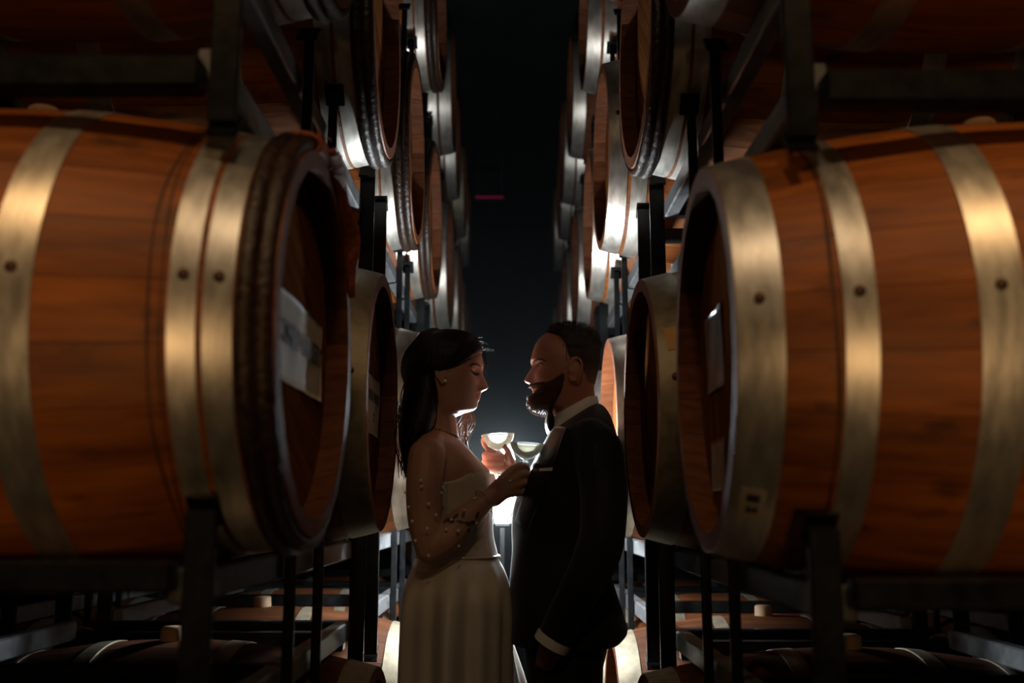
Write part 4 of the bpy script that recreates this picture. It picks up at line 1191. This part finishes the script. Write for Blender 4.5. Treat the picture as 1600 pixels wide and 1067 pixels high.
# ------------------------------------------------------------------ champagne coupes
def glass_mat():
    m, nt, b = new_mat('clear_glass'); N = nt.nodes; L = nt.links
    tr = N.new('ShaderNodeBsdfTransparent'); gl = N.new('ShaderNodeBsdfGlossy'); gl.inputs['Roughness'].default_value = .05
    tl = N.new('ShaderNodeBsdfTranslucent'); tl.inputs[0].default_value = (.9, .95, .9, 1)
    lw = N.new('ShaderNodeLayerWeight'); lw.inputs[0].default_value = .35
    a = N.new('ShaderNodeMixShader'); L.new(lw.outputs['Fresnel'], a.inputs[0]); L.new(tr.outputs[0], a.inputs[1]); L.new(gl.outputs[0], a.inputs[2])
    x = N.new('ShaderNodeMixShader'); x.inputs[0].default_value = .2
    L.new(a.outputs[0], x.inputs[1]); L.new(tl.outputs[0], x.inputs[2]); L.new(x.outputs[0], N['Material Output'].inputs[0]); return m
def wine_mat():
    m, nt, b = new_mat('champagne'); N = nt.nodes; L = nt.links
    tr = N.new('ShaderNodeBsdfTransparent'); tr.inputs[0].default_value = (1, .98, .85, 1)
    t = N.new('ShaderNodeBsdfTranslucent'); t.inputs[0].default_value = (1, .97, .82, 1)
    gl = N.new('ShaderNodeBsdfGlossy'); gl.inputs['Roughness'].default_value = .1
    x = N.new('ShaderNodeMixShader'); x.inputs[0].default_value = .7
    L.new(tr.outputs[0], x.inputs[1]); L.new(t.outputs[0], x.inputs[2])
    y = N.new('ShaderNodeMixShader'); y.inputs[0].default_value = .06
    L.new(x.outputs[0], y.inputs[1]); L.new(gl.outputs[0], y.inputs[2]); L.new(y.outputs[0], N['Material Output'].inputs[0]); return m
M['glass'] = glass_mat(); M['wine'] = wine_mat()
def coupe(base, tilt, label, rb, hb, stem):
    """base: world point of the foot; tilt = lean about y"""
    e = empty('champagne_coupe', tuple(base)); e.rotation_euler = (0, tilt, 0); tag(e, label, 'glass', 'champagne coupes')
    V, F = lathe([(.0005, 0), (.033, 0), (.034, .001), (.032, .0025), (.012, .005), (.005, .010), (.0045, stem - .012), (.009, stem - .004), (.004, stem + .001), (.0005, stem + .002)], 32); obj('stem', V, F, M['glass'], e)
    o = [(.0005, stem), (.012, stem + .003), (rb * .62, stem + hb * .30), (rb * .9, stem + hb * .62), (rb, stem + hb)]
    i_ = [(rb - .0016, stem + hb), (rb * .9 - .0018, stem + hb * .63), (rb * .62 - .0015, stem + hb * .335), (.011, stem + .0055), (.0005, stem + .003)]
    V, F = lathe(o + i_, 40); q = obj('bowl', V, F, M['glass'], e); q.data.set_sharp_from_angle(angle=math.radians(40))
    V, F = lathe([(.0005, stem + .0045), (.010, stem + .0070), (rb * .60 - .001, stem + hb * .36), (rb * .90 - .003, stem + hb * .63), (rb * .955 - .003, stem + hb * .80), (rb * .955 - .004, stem + hb * .81), (.0005, stem + hb * .81)], 36); o = obj('champagne', V, F, M['wine'], e); o.data.set_sharp_from_angle(angle=math.radians(35))
    return e
b = pw(781, 742, .128); coupe(b, math.radians(-3), "champagne coupe held up in the man's far hand, behind the other glass", .047, .046, .068)
b = pw(818, 772, -.092); coupe(b, math.radians(4), "champagne coupe held by its stem in the woman's near hand", .045, .044, .088)
#END PEOPLE

# ------------------------------------------------------------------ the flash behind the couple
FL = P(785, 750, 3.20)
st = empty('flash_stand', (FL[0], FL[1], 0)); tag(st, 'lit flash with tall white diffuser on a light stand behind the couple', 'flash')
z0 = FL[2]
V, F = tube([(0, 0, .12), (0, 0, z0 - .15)], .007, 12); obj('pole', V, F, M['matte_black'], st)
for k in range(3):
    a = 2 * math.pi * k / 3 + .5
    V, F = tube([(0, 0, .55), (.2 * math.cos(a), .2 * math.sin(a), .01)], .008, 8); obj('leg', V, F, M['black_plastic'], st)
MB().box((0, .09, z0 - .09), (.06, .05, .11), .008).build('flash_body', M['black_plastic'], st)
MB().box((0, .06, z0), (.075, .07, .05), .006).build('flash_head', M['black_plastic'], st)
V, F = ball((0, 0, z0), (.046, .032, .128), 24, 18); obj('diffuser', V, F, M['flash'], st)

# magenta strip lamp high on the end wall
sl = empty('strip_lamp', tuple(P(765, 308, 8.0))); tag(sl, 'dim magenta strip lamp hanging in the dark far aisle', 'lamp')
MB().box((0, 0, 0), (.23, .018, .014), .004).build('tube', M['magenta'], sl)
MB().box((0, .026, .004), (.26, .03, .045), .005).build('housing', M['black_plastic'], sl)
for dx in (-.1, .1):
    V, F = tube([(dx, .026, .02), (dx, .026, 4.7 - sl.location.z)], .004, 6); obj('hanger_rod', V, F, M['black_plastic'], sl)

# ------------------------------------------------------------------ thin haze lit by the flash
hz = MB().box((0, 4.55, 1.6), (.56, 3.1, 2.3)).build('haze', None)
hz.data.materials.clear(); m = bpy.data.materials.new('haze'); m.use_nodes = True; nt = m.node_tree; nt.nodes.clear()
vo = nt.nodes.new('ShaderNodeVolumeScatter'); vo.inputs['Density'].default_value = .009; vo.inputs['Anisotropy'].default_value = .35; vo.inputs['Color'].default_value = (.85, .95, 1, 1)
out = nt.nodes.new('ShaderNodeOutputMaterial'); nt.links.new(vo.outputs[0], out.inputs['Volume']); hz.data.materials.append(m)
tag(hz, 'thin backlit haze in the aisle behind the couple', 'haze', kind='stuff')
